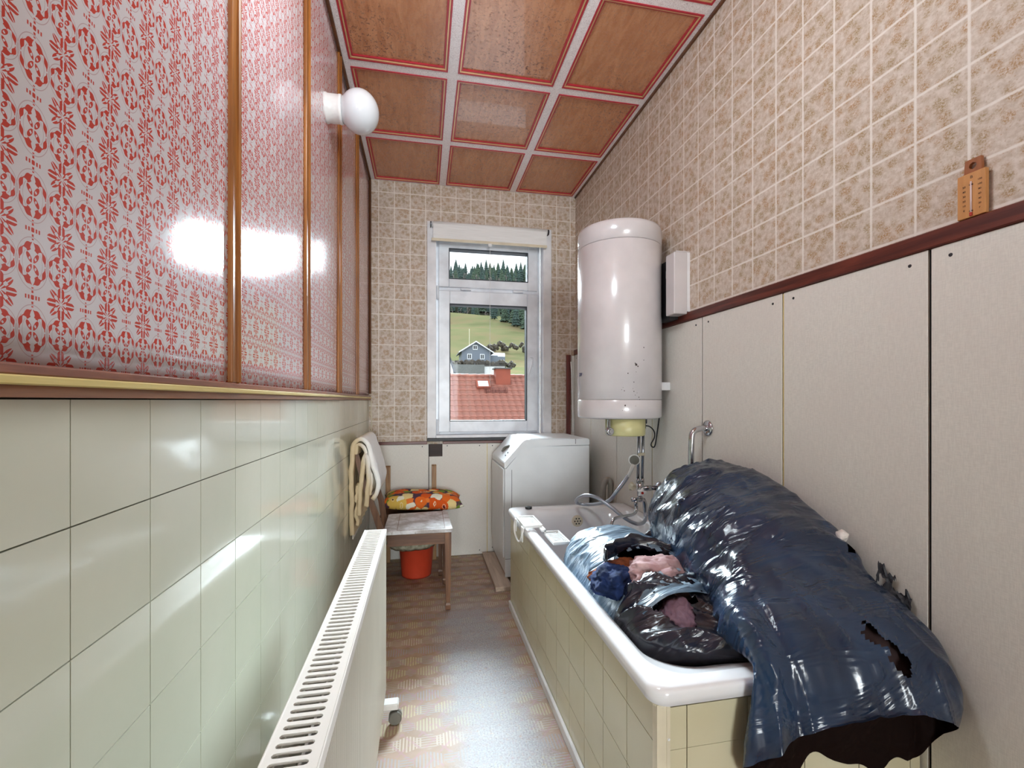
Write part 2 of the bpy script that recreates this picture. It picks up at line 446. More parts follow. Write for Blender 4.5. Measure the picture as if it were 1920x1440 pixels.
def tube(bm, pts, r, seg=10, cap=True, smoothn=0):
    P = [Vector(p) for p in pts]
    for _ in range(smoothn):
        Q = [P[0]]
        for a, b in zip(P, P[1:]): Q += [a*.75+b*.25, a*.25+b*.75]
        P = Q+[P[-1]]
    rs = r if isinstance(r, (list, tuple)) else [r]*len(P)
    if len(rs) != len(P): rs = [rs[min(len(rs)-1, int(i*len(rs)/len(P)))] for i in range(len(P))]
    prev = None; rings = []; up = None
    for i, p in enumerate(P):
        t = (P[min(i+1, len(P)-1)]-P[max(i-1, 0)]).normalized()
        if up is None: up = t.orthogonal().normalized()
        else: up = (up-t*up.dot(t)).normalized()
        s = t.cross(up)
        rings.append([bm.verts.new(p+(up*cos(2*pi*k/seg)+s*sin(2*pi*k/seg))*rs[i]) for k in range(seg)])
    for a, b in zip(rings, rings[1:]):
        for k in range(seg): bm.faces.new((a[k], a[(k+1) % seg], b[(k+1) % seg], b[k]))
    if cap: bm.faces.new(rings[0][::-1]); bm.faces.new(rings[-1])
    return bm
def lathe(bm, prof, c=(0, 0, 0), axis=2, seg=32, ang=2*pi):
    """prof: (radius, height) list turned about an axis through c"""
    rings = []
    full = abs(ang-2*pi) < 1e-6
    for r, h in prof:
        ring = []
        for k in range(seg if full else seg+1):
            a = ang*k/seg; u, v = r*cos(a), r*sin(a)
            co = {2: (u, v, h), 0: (h, u, v), 1: (u, h, v)}[axis]
            ring.append(bm.verts.new(Vector(c)+Vector(co)))
        rings.append(ring)
    n = len(rings[0])
    for a, b in zip(rings, rings[1:]):
        for k in range(n if full else n-1): bm.faces.new((a[k], a[(k+1) % n], b[(k+1) % n], b[k]))
    for rg, (r, h) in ((rings[0], prof[0]), (rings[-1], prof[-1])):
        if r > 1e-5 and full: bm.faces.new(rg)
    bmesh.ops.remove_doubles(bm, verts=bm.verts[:], dist=1e-6)
    return bm
def grid(f, nu, nv, closed=False):
    bm = B(); R = [[bm.verts.new(f(i/nu, j/nv)) for j in range(nv if closed else nv+1)] for i in range(nu+1)]
    n = len(R[0])
    for i in range(nu):
        for j in range(n if closed else n-1): bm.faces.new((R[i][j], R[i][(j+1) % n], R[i+1][(j+1) % n], R[i+1][j]))
    return bm

# ---------------------------------------------------------------- room shell
wl = struct('wall_left', bx(LX-.15, LX-.008, BY, FY, 0, CZ), 'grout')
T = .15
tm = None
ys = [.599-.15*k for k in range(1, 5)][::-1]+[.599+.1533*k for k in range(0, 20)]
for i, y0 in enumerate(ys):
    y1 = ys[i+1] if i+1 < len(ys) else FY
    if y0 > FY-.02: break
    y1 = min(y1, FY)
    zs = [1.192]+[1.047-.15*k for k in range(7)]+[0]
    for z1, z0 in zip(zs, zs[1:]):
        b = bx(LX-.009, LX, y0+.0010, y1-.0010, max(z0, 0)+.0010, z1-.0010)
        obj('tile', b, 'tile', wl)
# laminate panels and battens above the ledge
pe = [BY+.01, -.15, .445, 1.045, 1.652, 2.262, 2.852, FY-.005]
for a, c in zip(pe, pe[1:]):
    def f(u, v, a=a, c=c):
        y = a+.02+(c-a-.04)*u; z = 1.2262+(CZ-.012-1.2262)*v
        return Vector((LX-.003+.006*sin(pi*u)*sin(pi*v)+.004*noise.noise(Vector((y*1.7, z*1.1, 2))), y, z))
    b = grid(f, 24, 32)
    o = obj('laminate_panel', b, 'red_panel', wl, smooth=True)
    sd = o.modifiers.new('thick', 'SOLIDIFY'); sd.thickness = .004; sd.offset = 0
for y in pe[1:-1]:
    obj('batten', box(box(B(), LX-.004, LX+.008, y-.022, y+.004, 1.2262, CZ-.01, bev=.003, seg=2), LX-.004, LX+.014, y+.002, y+.011, 1.2262, CZ-.01, bev=.003), ['batten'], wl)
obj('corner_bead', tube(B(), [(LX+.006, FY-.006, 1.24), (LX+.006, FY-.006, CZ-.01)], .009, 8), 'batten_dark', wl)
t1 = struct('trim_1', bx(LX-.004, LX+.011, BY, FY-.001, 1.2145, 1.226, bev=.002), 'ledge_top')
t1['label'] = 'brown wooden ledge along the left wall'
obj('lip', bx(LX, LX+.017, BY, FY-.001, 1.205, 1.2145, bev=.0015), 'ledge_lip', t1, label='pale yellow lip')
obj('face_board', bx(LX, LX+.012, BY, FY-.001, 1.193, 1.205), 'ledge_face', t1)

# right wall with boards
wr = struct('wall_right', bx(RX, RX+.15, BY, FY, 0, CZ), 'paper_right')
obj('backing_strip', bx(RX-.003, RX+.001, BY, FY-.002, 0.0, 1.555), 'black_gap', wr)
pr_ = [BY+.01, -.477, -.023, .431, .885, 1.341, 1.797, 2.241, 2.695, 3.144, FY-.003]
for i, (a, c) in enumerate(zip(pr_, pr_[1:])):
    obj('wall_board', bx(RX-.009, RX-.001, a+.0038, c-.0038, .004, 1.555, bev=.001), 'linen', wr)
    for yy in (a+.045, c-.045):
        for zz in (1.528, .06):
            obj('screw', lathe(B(), [(.0045, 0), (.0035, -.0018), (0, -.0022)], (RX-.009, yy, zz), 0, 8), 'dark_metal', wr)
for y in (1.341, 2.241, 3.144):
    obj('joint_strip', bx(RX-.0075, RX-.002, y-.0036, y+.0010, .004, 1.552), 'ledge_lip', wr, label='yellowish joint strip')
struct('trim_2', bx(RX-.016, RX-.0005, BY, FY-.001, 1.556, 1.597, bev=.003), 'rail_dark')['label'] = 'dark red brown dado rail on the right wall'

# far wall around the window
b = B(); WX0, WX1, WZ0, WZ1 = .075, .955, .915, 2.505
for a in ((LX-.15, WX0, 0, CZ), (WX1, RX+.15, 0, CZ), (WX0, WX1, 0, WZ0), (WX0, WX1, WZ1, CZ)):
    box(b, a[0], a[1], FY, FY+.30, a[2], a[3])
wf = struct('wall_far', b, 'paper_far')
obj('backing_strip', bx(LX+.001, RX-.001, FY-.003, FY+.001, 0.003, .858), 'black_gap', wf)
b = B()
prism(b, [(.0465, .006), (.4865, .006), (.4865, .858), (.146, .858), (.146, .765), (.0465, .765)], 1, FY-.010, FY-.002)
obj('wall_board', b, 'linen', wf)
obj('wall_board', bx(LX+.001, .0415, FY-.010, FY-.002, .006, .858, bev=.001), 'linen', wf)
obj('wall_board', bx(.4915, .94, FY-.010, FY-.002, .006, .858, bev=.001), 'linen', wf)
obj('wall_board', bx(.945, RX-.002, FY-.010, FY-.002, .006, .858, bev=.001), 'linen', wf)
obj('joint_strip', bx(.4865, .4915, FY-.008, FY-.002, .006, .858), 'ledge_lip', wf, label='yellowish joint strip')
obj('wall_board', bx(1.175, RX-.012, FY-.010, FY-.001, .905, 1.55, bev=.001), 'linen', wf, label='narrow white board beside the corner')
for x, z in ((-.005, .842), (.182, .845), (.43, .842), (.53, .84), (.43, .035), (.53, .05), (.095, .035), (-.3, .04)):
    obj('screw', lathe(B(), [(.0045, 0), (.0035, -.0018), (0, -.0022)], (x, FY-.010, z), 1, 8), 'dark_metal', wf)
struct('trim_3', box(bx(LX+.012, .03, FY-.018, FY-.0005, .86, .882, bev=.002), .15, 1.13, FY-.018, FY-.0005, .86, .880, bev=.002), 'rail_far')['label'] = 'brown rail under the window on the far wall'
struct('trim_4', bx(1.13, 1.165, FY-.018, FY-.0005, .87, 1.556, bev=.002), 'rail_vert')['label'] = 'upright red brown batten in the far right corner'
obj('cut_out', bx(.047, .146, FY-.0045, FY-.0015, .765, .86), 'cut_out_brown', wf, label='dark brown square gap cut out of the wall board')  # dark brown plate fills the hole in the board
# floor, ceiling, back wall with its doorway
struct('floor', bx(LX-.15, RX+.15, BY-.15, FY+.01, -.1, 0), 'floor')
b = B(); DX0, DX1, DZ1 = -.28, .98, 2.5
for a in ((LX-.15, DX0, 0, CZ), (DX1, RX+.15, 0, CZ), (DX0, DX1, DZ1, CZ)): box(b, a[0], a[1], BY-.12, BY, a[2], a[3])
struct('wall_back', b, 'plaster')
HB = -7.2
b = B(); box(b, DX0-.4, DX1+.4, HB-.1, HB, 0, 2.7); box(b, DX0-.4, DX0-.3, HB, BY-.12, 0, 2.7); box(b, DX1+.3, DX1+.4, HB, BY-.12, 0, 2.7)
struct('wall_hall', b, 'plaster')
struct('ceiling_hall', bx(DX0-.4, DX1+.4, HB-.1, BY-.12, 2.7, 2.8), 'plaster')
struct('floor_hall', bx(DX0-.4, DX1+.4, HB-.1, BY-.15, -.1, 0), 'plaster')

cl = struct('ceiling', bx(LX-.15, RX+.15, BY-.12, FY+.3, CZ+.02, CZ+.12), 'ceil_strip')
XC = [(-.345, .118), (.176, .662), (.718, 1.172)]
YC = [3.488-.598*k for k in range(1, 9)]
yb = [(3.488, 2.948)] ; yy = 2.898
yb = [(2.952, 3.486), (2.344, 2.892), (1.745, 2.286), (1.146, 1.688), (.547, 1.089), (-.052, .49), (-.65, -.109), (-1.24, -.71)]
b = B()
xs = [LX+.001, -.345, .118, .176, .662, .718, 1.172, RX-.001]
for i in (0, 2, 4, 6): box(b, xs[i], xs[i+1], BY, FY-.001, CZ, CZ+.019, bev=.0)
for (y0, y1), (y2, y3) in zip(yb[1:], yb):
    for x0, x1 in XC: box(b, x0, x1, y1, y2, CZ+.0002, CZ+.019)
for x0, x1 in XC: box(b, x0, x1, yb[0][1], FY-.001, CZ+.0002, CZ+.019)
obj('printed_strips', b, 'ceil_strip', cl)
def bead(b, x0, x1, y0, y1, w, z0, z1):
    box(b, x0, x0+w, y0, y1, z0, z1); box(b, x1-w, x1, y0, y1, z0, z1)
    box(b, x0+w, x1-w, y0, y0+w, z0, z1); box(b, x0+w, x1-w, y1-w, y1, z0, z1)
for (y0, y1) in yb:
    for x0, x1 in XC:
        p = obj('ceiling_panel', bx(x0+.001, x1-.001, y0+.001, y1-.001, CZ+.010, CZ+.018), 'ceil_panel', cl)
        b = B(); bead(b, x0-.004, x1+.004, y0-.004, y1+.004, .008, CZ-.003, CZ+.009); obj('red_bead', b, 'red_bead', p)
        b = B(); bead(b, x0+.0045, x1-.0045, y0+.0045, y1-.0045, .006, CZ-.001, CZ+.0095); obj('gold_bead', b, 'gold_bead', p)
        b = B(); bead(b, x0+.011, x1-.011, y0+.011, y1-.011, .008, CZ+.003, CZ+.0098); obj('red_inner_bead', b, 'red_bead', p)
struct('trim_5', box(bx(LX+.001, LX+.014, BY, FY-.01, CZ-.012, CZ-.0005), RX-.012, RX-.001, BY, FY-.01, CZ-.012, CZ-.0005), 'batten_dark')['label'] = 'dark moulding between walls and ceiling'  # dark brown strip along the top of both side walls

# ---------------------------------------------------------------- window
win = D.objects.new('window_1', None); link(win); win.location = (.515, FY, .9); win['kind'] = 'structure'; ORG['window_1'] = Vector(win.location)
win['label'] = 'white window with fanlight above a tall casement'
def frame(b, x0, x1, z0, z1, w, y0, y1, bev=.004, wt=None, wb=None):
    wt = w if wt is None else wt; wb = w if wb is None else wb
    box(b, x0, x0+w, y0, y1, z0, z1, bev=bev); box(b, x1-w, x1, y0, y1, z0, z1, bev=bev)
    box(b, x0+w-.002, x1-w+.002, y0, y1, z1-wt, z1, bev=bev); box(b, x0+w-.002, x1-w+.002, y0, y1, z0, z0+wb, bev=bev)
b = B(); Y0 = FY-.022
box(b, .03, .098, Y0, FY+.075, .905, 2.548, bev=.004); box(b, .935, 1.004, Y0, FY+.075, .905, 2.548, bev=.004)
box(b, .098, .935, Y0, FY+.075, 2.47, 2.548, bev=.004); box(b, .098, .935, Y0, FY+.1, .905, .926, bev=.002)
obj('casing', b, 'white_paint', win)
b = B(); frame(b, .099, .934, .926, 2.47, .03, FY+.075, FY+.14, .003)
box(b, .12, .91, FY+.072, FY+.14, 2.043, 2.075, bev=.003); obj('outer_frame', b, 'white_pvc', win)
sash = B(); frame(sash, .118, .908, .943, 2.045, .088, FY+.048, FY+.115, .005, wt=.105)
cas = obj('casement', sash, 'white_pvc', win)
b = B(); frame(b, .203, .819, 1.028, 1.944, .006, FY+.0472, FY+.112, 0, wt=.012); obj('rubber_seal', b, 'seal', cas)
obj('pane', bx(.205, .817, FY+.085, FY+.089, 1.03, 1.942), 'glass', cas)
fs = B(); frame(fs, .118, .908, 2.072, 2.462, .082, FY+.048, FY+.115, .005, wt=.09, wb=.066)
fl = obj('fanlight', fs, 'white_pvc', win)
b = B(); frame(b, .198, .828, 2.136, 2.374, .006, FY+.0472, FY+.112, 0, wt=.010); obj('rubber_seal', b, 'seal', fl)
obj('pane', bx(.2, .826, FY+.085, FY+.089, 2.138, 2.372), 'glass', fl)
for x in (.33, .745):
    hb = B(); tube(hb, [(x-.04, FY+.04, 2.058), (x+.04, FY+.04, 2.058)], .009, 10); box(hb, x-.035, x+.035, FY+.038, FY+.05, 2.05, 2.066)
    obj('hinge', hb, 'white_pvc', win, label='fanlight hinge')
for z0, z1 in ((1.975, 2.075), (.93, 1.045)):
    hb = B(); tube(hb, [(.112, FY+.04, z0), (.112, FY+.04, z1)], .010, 10); box(hb, .1, .122, FY+.04, FY+.06, z0+.02, z1-.02); obj('hinge', hb, 'white_pvc', win)
hb = B(); box(hb, .842, .870, FY+.038, FY+.049, 1.455, 1.535, bev=.004); tube(hb, [(.856, FY+.045, 1.505), (.856, FY+.012, 1.505)], .009, 10)
tube(hb, [(.856, FY+.014, 1.512), (.85, FY+.008, 1.48), (.82, FY+.006, 1.39)], [.009, .009, .007], 10)
obj('window_handle', hb, 'white_pvc', win, label='white handle turned aslant')
sill = struct('trim_6', bx(.03, 1.0, FY-.03, FY-.0005, .882, .9045, bev=.003), 'black')
sill['label'] = 'black strip below the window'

rb = thing('roller_blind', 'white rolled up blind across the top of the window', 'blind', (.51, FY-.05, 2.5))
obj('roll', tube(B(), [(.068, FY-.052, 2.512), (.958, FY-.052, 2.512)], .022, 20), 'blind', rb, smooth=True)
obj('fabric', bx(.075, .95, FY-.0735, FY-.072, 2.4, 2.512), 'blind', rb)
obj('bottom_bar', bx(.062, .952, FY-.077, FY-.068, 2.382, 2.402, bev=.002), 'cream_plastic', rb, label='beige bottom bar')
for x in (.058, .968):
    q = B(); lathe(q, [(.021, -.004), (.021, .004)], (x, FY-.05, 2.512), 0, 16); box(q, x-.003, x+.003, FY-.05, FY-.0221, 2.495, 2.53); obj('bracket', q, 'dark_metal', rb)
q = B(); box(q, .488, .516, FY-.082, FY-.068, 2.366, 2.384, bev=.002); obj('pull_holder', q, 'white_plastic', rb)
obj('pull_cord', tube(B(), [(.502, FY-.075, 2.37), (.502, FY-.070, 1.3)], .0011, 6), 'white_plastic', rb)

# ---------------------------------------------------------------- bathtub
def rrect(x0, x1, y0, y1, r, n=8):
    pts = []
    for cx, cy, a0 in ((x1-r, y1-r, 0), (x0+r, y1-r, pi/2), (x0+r, y0+r, pi), (x1-r, y0+r, 3*pi/2)):
        for k in range(n+1):
            a = a0+pi/2*k/n; pts.append((cx+r*cos(a), cy+r*sin(a)))
    return pts
def loft(rings):
    bm = B(); R = [[bm.verts.new(p) for p in r] for r in rings]; n = len(R[0])
    for a, b_ in zip(R, R[1:]):
        for k in range(n): bm.faces.new((a[k], a[(k+1) % n], b_[(k+1) % n], b_[k]))
    return bm
TX0, TX1, TY0, TY1, TZ = .480, 1.196, .886, 2.592, .572
def tr(x0, x1, y0, y1, r, z): return [(x, y, z) for x, y in rrect(x0, x1, y0, y1, r)]
tub = thing('bathtub', 'white enamel bathtub set in tiled surround along the right wall', 'bathtub', (.84, 1.74, .1))
bm = loft([tr(TX0+.012, TX1-.012, TY0+.012, TY1-.012, .03, TZ-.036), tr(TX0, TX1, TY0, TY1, .04, TZ-.034), tr(TX0, TX1, TY0, TY1, .04, TZ-.010),
           tr(TX0+.004, TX1-.004, TY0+.004, TY1-.004, .04, TZ-.002), tr(TX0+.012, TX1-.012, TY0+.012, TY1-.012, .045, TZ),
           tr(TX0+.040, TX1-.040, TY0+.046, TY1-.085, .09, TZ-.001), tr(TX0+.044, TX1-.044, TY0+.052, TY1-.09, .09, TZ-.004),
           tr(TX0+.056, TX1-.056, TY0+.075, TY1-.10, .11, TZ-.012), tr(TX0+.068, TX1-.068, TY0+.12, TY1-.112, .13, TZ-.035),
           tr(TX0+.085, TX1-.085, TY0+.22, TY1-.13, .14, TZ-.12), tr(TX0+.105, TX1-.105, TY0+.34, TY1-.15, .14, TZ-.27),
           tr(TX0+.13, TX1-.13, TY0+.42, TY1-.175, .13, TZ-.37), tr(TX0+.17, TX1-.17, TY0+.5, TY1-.22, .12, TZ-.405), tr(TX0+.25, TX1-.25, TY0+.7, TY1-.4, .08, TZ-.415)])
bm.verts.ensure_lookup_table(); bm.faces.new(list(bm.verts)[-36:])
obj('basin', bm, 'enamel_white', tub, smooth=True)
# overflow rosette on the far end
q = B(); oy = TY1-.1245
lathe(q, [(0, -.004), (.028, -.004), (.033, -.001), (.033, .004)], (.862, oy, .505), 1, 28)
ov = obj('overflow_rosette', q, 'drain_cream', tub)
q = B()
for k in range(7):
    a = 2*pi*k/6; rr = .0165 if k < 6 else 0
    lathe(q, [(.0042, -.0050), (0, -.0052)], (.862+rr*cos(a), oy, .505+rr*sin(a)), 1, 10)
obj('holes', q, 'black', ov)
q = B(); lathe(q, [(0, .004), (.03, .004), (.034, 0)], (.84, 2.16, TZ-.413), 2, 20); obj('drain', q, 'chrome', tub)
# surround with its tiles, one by one
ap = thing('tub_surround', 'cream tiled apron around the bathtub with a white corner strip', 'surround', (.84, 1.74, 0))
AX, AY = .497, .902
b = B(); box(b, AX+.008, AX+.03, AY+.008, TY1-.01, .002, TZ-.037); box(b, AX+.008, TX1, AY+.008, AY+.03, .002, TZ-.037); box(b, AX+.008, TX1, TY1-.03, TY1-.01, .002, TZ-.037)
obj('backing', b, 'grout', ap)
zr = [.002, .141, .291, .441, TZ-.038]
for z0, z1 in zip(zr, zr[1:]):
    ye = [AY+.012]+[.903+.1515*k for k in range(1, 12)]+[TY1-.01]
    ye = [v for v in ye if v <= TY1-.01]
    if TY1-.01-ye[-2] < .02: ye.pop(-2)
    for a, c in zip(ye, ye[1:]): obj('tile', bx(AX, AX+.009, a+.0014, c-.0014, z0+.0013, z1-.0013), 'tile_apron', ap)
    xe = [AX+.010, .566, .716, .866, 1.016, 1.166, TX1]
    for a, c in zip(xe, xe[1:]): obj('tile', bx(a+.0011, c-.0011, AY, AY+.009, z0-.0092*(z0 > .01), z1-.01), 'tile_apron', ap)
b = B(); prism(b, [(AX-.004, AY+.016), (AX-.004, AY-.004), (AX+.027, AY-.004), (AX+.027, AY-.0005), (AX-.0005, AY-.0005), (AX-.0005, AY+.016)], 2, .003, TZ-.037)
cs = obj('corner_strip', b, 'cream_plastic', ap, label='dirty white plastic corner strip')
obj('strip_ridge', bx(AX+.018, AX+.022, AY-.0055, AY-.003, .003, TZ-.038), 'cream_plastic', cs)
for z in (.46, .25, .06): obj('screw', lathe(B(), [(.0035, 0), (.0025, -.0018), (0, -.0022)], (AX+.0225, AY-.0055, z), 1, 8), 'white_plastic', cs)
q = B()
for k in range(26):
    a = pi*.5*k/25; bmesh.ops.create_icosphere(q, subdivisions=1, radius=.0042+.0022*noise.noise((k*1.3, 0, 0)), matrix=Matrix.Translation((AX+.012-.016*cos(a), AY+.012-.016*sin(a), TZ-.040)))
obj('silicone_bead', q, 'cream_plastic', ap, label='lumpy sealant under the rim corner')
obj('floor_strip', bx(AX-.013, AX-.0005, AY+.1, TY1-.02, .001, .042, bev=.003), 'white_paint', ap, label='white skirting strip along the floor')

# plug on the far corner
pl = thing('rubber_plug', 'small black rubber plug on the far corner of the bathtub rim', 'plug', (.592, 2.515, TZ))
q = B(); lathe(q, [(0, .001), (.019, .001), (.020, .006), (.0185, .013), (.009, .0135), (.0085, .009), (0, .009)], (.592, 2.53, TZ), 2, 24); obj('stopper', q, 'black', pl)
q = B(); lathe(q, [(.0075, .0092), (.0075, .0155), (.0055, .0155), (.0055, .0092)], (.592, 2.53, TZ), 2, 16); obj('ring', q, 'chrome', pl)

# soap rack clipped over the rim
rk = thing('soap_rack', 'white plastic soap rack hooked over the left rim of the bathtub', 'rack', (.52, 2.15, TZ))
def tray(x0, x1, y0, y1, z, ns, along='y', rot=0):
    q = B(); w_ = .008
    for a in ((x0, x1, y0, y0+w_), (x0, x1, y1-w_, y1), (x0, x0+w_, y0+w_, y1-w_), (x1-w_, x1, y0+w_, y1-w_)): box(q, a[0], a[1], a[2], a[3], z-.006, z+.007, bev=.002)
    for k in range(ns):
        t = (k+.5)/ns
        y = y0+w_+(y1-y0-2*w_)*t; box(q, x0+.006, x1-.006, y-.0035, y+.0035, z-.003, z+.001)
    box(q, x0+.006, x0+.016, y0+.006, y1-.006, z-.003, z+.001); box(q, x1-.016, x1-.006, y0+.006, y1-.006, z-.003, z+.001)
    return q
obj('upper_tray', tray(.472, .566, 2.115, 2.305, TZ+.014, 9), 'white_plastic', rk)
obj('inner_tray', tray(.556, .636, 1.905, 2.085, TZ-.006, 9), 'white_plastic', rk)
q = B(); box(q, .556, .566, 2.06, 2.14, TZ-.010, TZ+.016, bev=.002); box(q, .545, .566, 2.06, 2.115, TZ+.002, TZ+.012, bev=.002); obj('bridge', q, 'white_plastic', rk)
q = B()
tube(q, [(.470, 2.30, TZ+.01), (.462, 2.30, TZ-.02), (.462, 2.29, TZ-.06), (.466, 2.24, TZ-.085), (.462, 2.16, TZ-.07), (.462, 2.12, TZ-.03), (.470, 2.118, TZ+.01)], .0045, 8, smoothn=2)
box(q, .464, .470, 2.12, 2.15, TZ-.06, TZ+.012, bev=.002); box(q, .464, .470, 2.27, 2.30, TZ-.05, TZ+.012, bev=.002)
obj('outer_hook', q, 'white_plastic', rk)

# ---------------------------------------------------------------- water heater
HX, HY, HR = .9735, 2.156, .2066
hw = thing('water_heater', 'tall white cylindrical water heater hung above the bathtub', 'water heater', (HX, HY, 1.1))
def cyl_ring(prof): return lathe(B(), prof, (HX, HY, 0), 2, 72)
obj('jacket', cyl_ring([(HR-.002, 1.195), (HR, 1.197), (HR, 1.941), (HR-.002, 1.943)]), 'heater_enamel', hw, smooth=False).data.shade_smooth()
obj('top_cover', cyl_ring([(HR-.002, 1.945), (HR, 1.947), (HR, 2.02), (HR-.006, 2.034), (HR-.02, 2.042), (HR-.06, 2.046), (0, 2.048)]), 'heater_enamel', hw, smooth=True)
obj('bottom_cover', cyl_ring([(HR-.002, 1.193), (HR, 1.191), (HR, 1.112), (HR-.004, 1.106), (HR-.02, 1.102), (0, 1.100)]), 'heater_enamel', hw, smooth=True)
q = B(); lathe(q, [(.095, 1.101), (.095, 1.028), (.090, 1.022), (0, 1.022)], (.962, 2.06, 0), 2, 40); obj('terminal_cover', q, 'olive_plastic', hw, smooth=False, label='pale olive plastic cover underneath').data.shade_smooth()
q = B(); tube(q, [(.862, 2.02, 1.10), (.862, 2.02, 1.06)], .008, 10); lathe(q, [(0, -.012), (.016, -.012), (.020, -.006), (.020, .006), (.0, .008)], (.862, 2.012, 1.045), 1, 20); lathe(q, [(0, -.02), (.01, -.02), (.011, -.012)], (.862, 2.012, 1.045), 1, 14)
obj('thermostat_knob', q, 'chrome', hw)
q = B()
for dx in (-.011, .013): box(q, 1.098+dx-.009, 1.098+dx+.009, 2.15, 2.17, 1.045, 1.075, bev=.003); 
box(q, 1.075, 1.123, 2.145, 2.175, 1.072, 1.10, bev=.002); obj('connection', q, 'dark_metal', hw)
q = B()
box(q, HX+.15, RX-.0095, HY-.10, HY-.07, 1.24, 1.28, bev=.002)
obj('wall_bracket', q, 'white_paint', hw)
q = B(); rnd = random.Random(3)
def fleck(px_ang, z, r):
    a = px_ang; c = Vector((HX+(HR+.0006)*cos(a), HY+(HR+.0006)*sin(a), z)); nrm = Vector((cos(a), sin(a), 0)); tn = Vector((-sin(a), cos(a), 0))
    vs = [q.verts.new(c+tn*r*cos(t)*rnd.uniform(.6, 1.1)+Vector((0, 0, r*sin(t)*rnd.uniform(.7, 1.2)))) for t in [2*pi*k/7 for k in range(7)]]
    cc = q.verts.new(c+nrm*.0008)
    for k in range(7): q.faces.new((vs[k], vs[(k+1) % 7], cc))
for (fx, z, r) in ((.55, 1.436, .0035), (.55, 1.377, .0022), (.38, 1.355, .006), (.42, 1.348, .0035), (.36, 1.362, .003), (.2, 1.316, .003), (.38, 1.322, .0018), (.33, 1.275, .0025), (.12, 1.235, .0025), (.06, 1.24, .0018), (.09, 1.25, .0015),
                  (.33, 1.232, .0025), (.36, 1.215, .002), (.44, 1.205, .0025), (.31, 1.245, .0015), (.46, 1.195, .0018), (.14, 1.167, .004), (.37, 1.165, .0018), (.08, 1.145, .002), (.4, 1.225, .0015)):
    fleck(atan2(-HY, -HX)+math.asin(fx*.985), z, r)
o = obj('rust_specks', q, 'rust', hw); o['kind'] = 'stuff'
# last two letters of the maker's lettering where it turns out of sight
def text(name, s, size, loc, rot, mat, parent, ext=.0003):
    cu = D.curves.new(name, 'FONT'); cu.body = s; cu.size = size; cu.extrude = ext; cu.align_x = 'CENTER'; cu.align_y = 'CENTER'; cu.materials.append(M[mat])
    tmp = D.objects.new(name+'_t', cu); link(tmp); me = D.meshes.new_from_object(tmp); D.objects.remove(tmp); me.materials.clear(); me.materials.append(M[mat])
    o = link(D.objects.new(name, me)); o.location = Vector(loc)-root_org(parent); o.rotation_euler = rot; o.parent = parent; return o
a = atan2(-HY, -HX)-1.08
text('lettering', 'av', .038, (HX+(HR+.0025)*cos(a), HY+(HR+.0025)*sin(a), 1.321), (pi/2, 0, a+pi/2), 'blue_ink', hw)

hc = obj('heater_cable', tube(B(), [(1.112, 2.15, 1.062), (1.150, 2.17, 1.058), (1.188, 2.19, 1.03), (1.195, 2.2, .995), (1.168, 2.2, .958), (1.185, 2.2, .942), (1.196, 2.2, .95), (1.199, 2.19, 1.0), (1.199, 2.16, 1.11)], .0033, 8, smoothn=3), 'cable_black', loc=(1.17, 2.18, .94), smooth=True)
tag(hc, 'thin black cable looping below the water heater', 'cable')
wc = obj('power_cord', tube(B(), [(1.163, 3.485, 1.50), (1.168, 3.478, 1.40), (1.170, 3.478, 1.3), (1.176, 3.478, 1.1), (1.178, 3.48, .94)], .005, 8, smoothn=2), 'white_plastic', loc=(1.17, 3.48, .94), smooth=True)
tag(wc, 'white cord hanging beside the red brown corner batten', 'cord')

# electrical box on the wall
eb = thing('junction_box', 'white upright electrical box on the right wall beside the water heater', 'electrical box', (1.17, 1.93, 1.58))
obj('cover', bx(RX-.083, RX-.0165, 1.898, 1.972, 1.588, 1.872, bev=.003), 'heater_enamel', eb)
obj('cap', bx(RX-.070, RX-.0005, 1.903, 1.967, 1.872, 1.879, bev=.002), 'heater_enamel', eb)
obj('mounting_plate', bx(RX-.0165, RX-.0008, 1.902, 1.968, 1.6, 1.872), 'white_paint', eb)
obj('side_housing', bx(RX-.062, RX-.017, 1.9735, 2.08, 1.575, 1.86, bev=.002), 'black', eb, label='black side housing')
obj('terminal', bx(RX-.070, RX-.03, 1.976, 1.995, 1.77, 1.81, bev=.002), 'white_plastic', eb, label='small white terminal')

# ---------------------------------------------------------------- mixer tap, pipes, shower
mt = thing('bath_mixer', 'chrome bath mixer on the right wall with two upright pipes', 'tap', (1.10, 2.16, .60))
q = B(); lathe(q, [(.034, -.0005), (.033, -.006), (.026, -.014), (.016, -.018)], (RX-.009, 2.16, .738), 0, 28); obj('wall_flange', q, 'chrome', mt, smooth=True)
q = B(); lathe(q, [(.0125, RX-.027), (.0125, 1.150), (.0145, 1.148), (.0145, 1.128), (.0125, 1.126), (.0125, 1.095)], (0, 2.16, .740), 0, 20); obj('wall_arm', q, 'chrome', mt, smooth=True)
q = B(); tube(q, [(1.092, 2.16, .775), (1.092, 2.16, .70)], [.018, .015], 14); tube(q, [(1.092, 2.16, .71), (1.088, 2.16, .672)], .010, 12)
tube(q, [(1.045, 2.155, .684), (1.100, 2.16, .684)], .011, 12); tube(q, [(1.066, 2.155, .684), (1.066, 2.155, .645)], .010, 12)
tube(q, [(1.096, 2.16, .685), (1.113, 2.16, .68), (1.119, 2.16, .65), (1.119, 2.16, .61)], [.011, .011, .012, .009], 12, smoothn=1)
for x in (1.0805, 1.1035): tube(q, [(x, 2.16, .792), (x, 2.16, .765)], .0095, 10)
obj('body', q, 'chrome', mt, smooth=True)
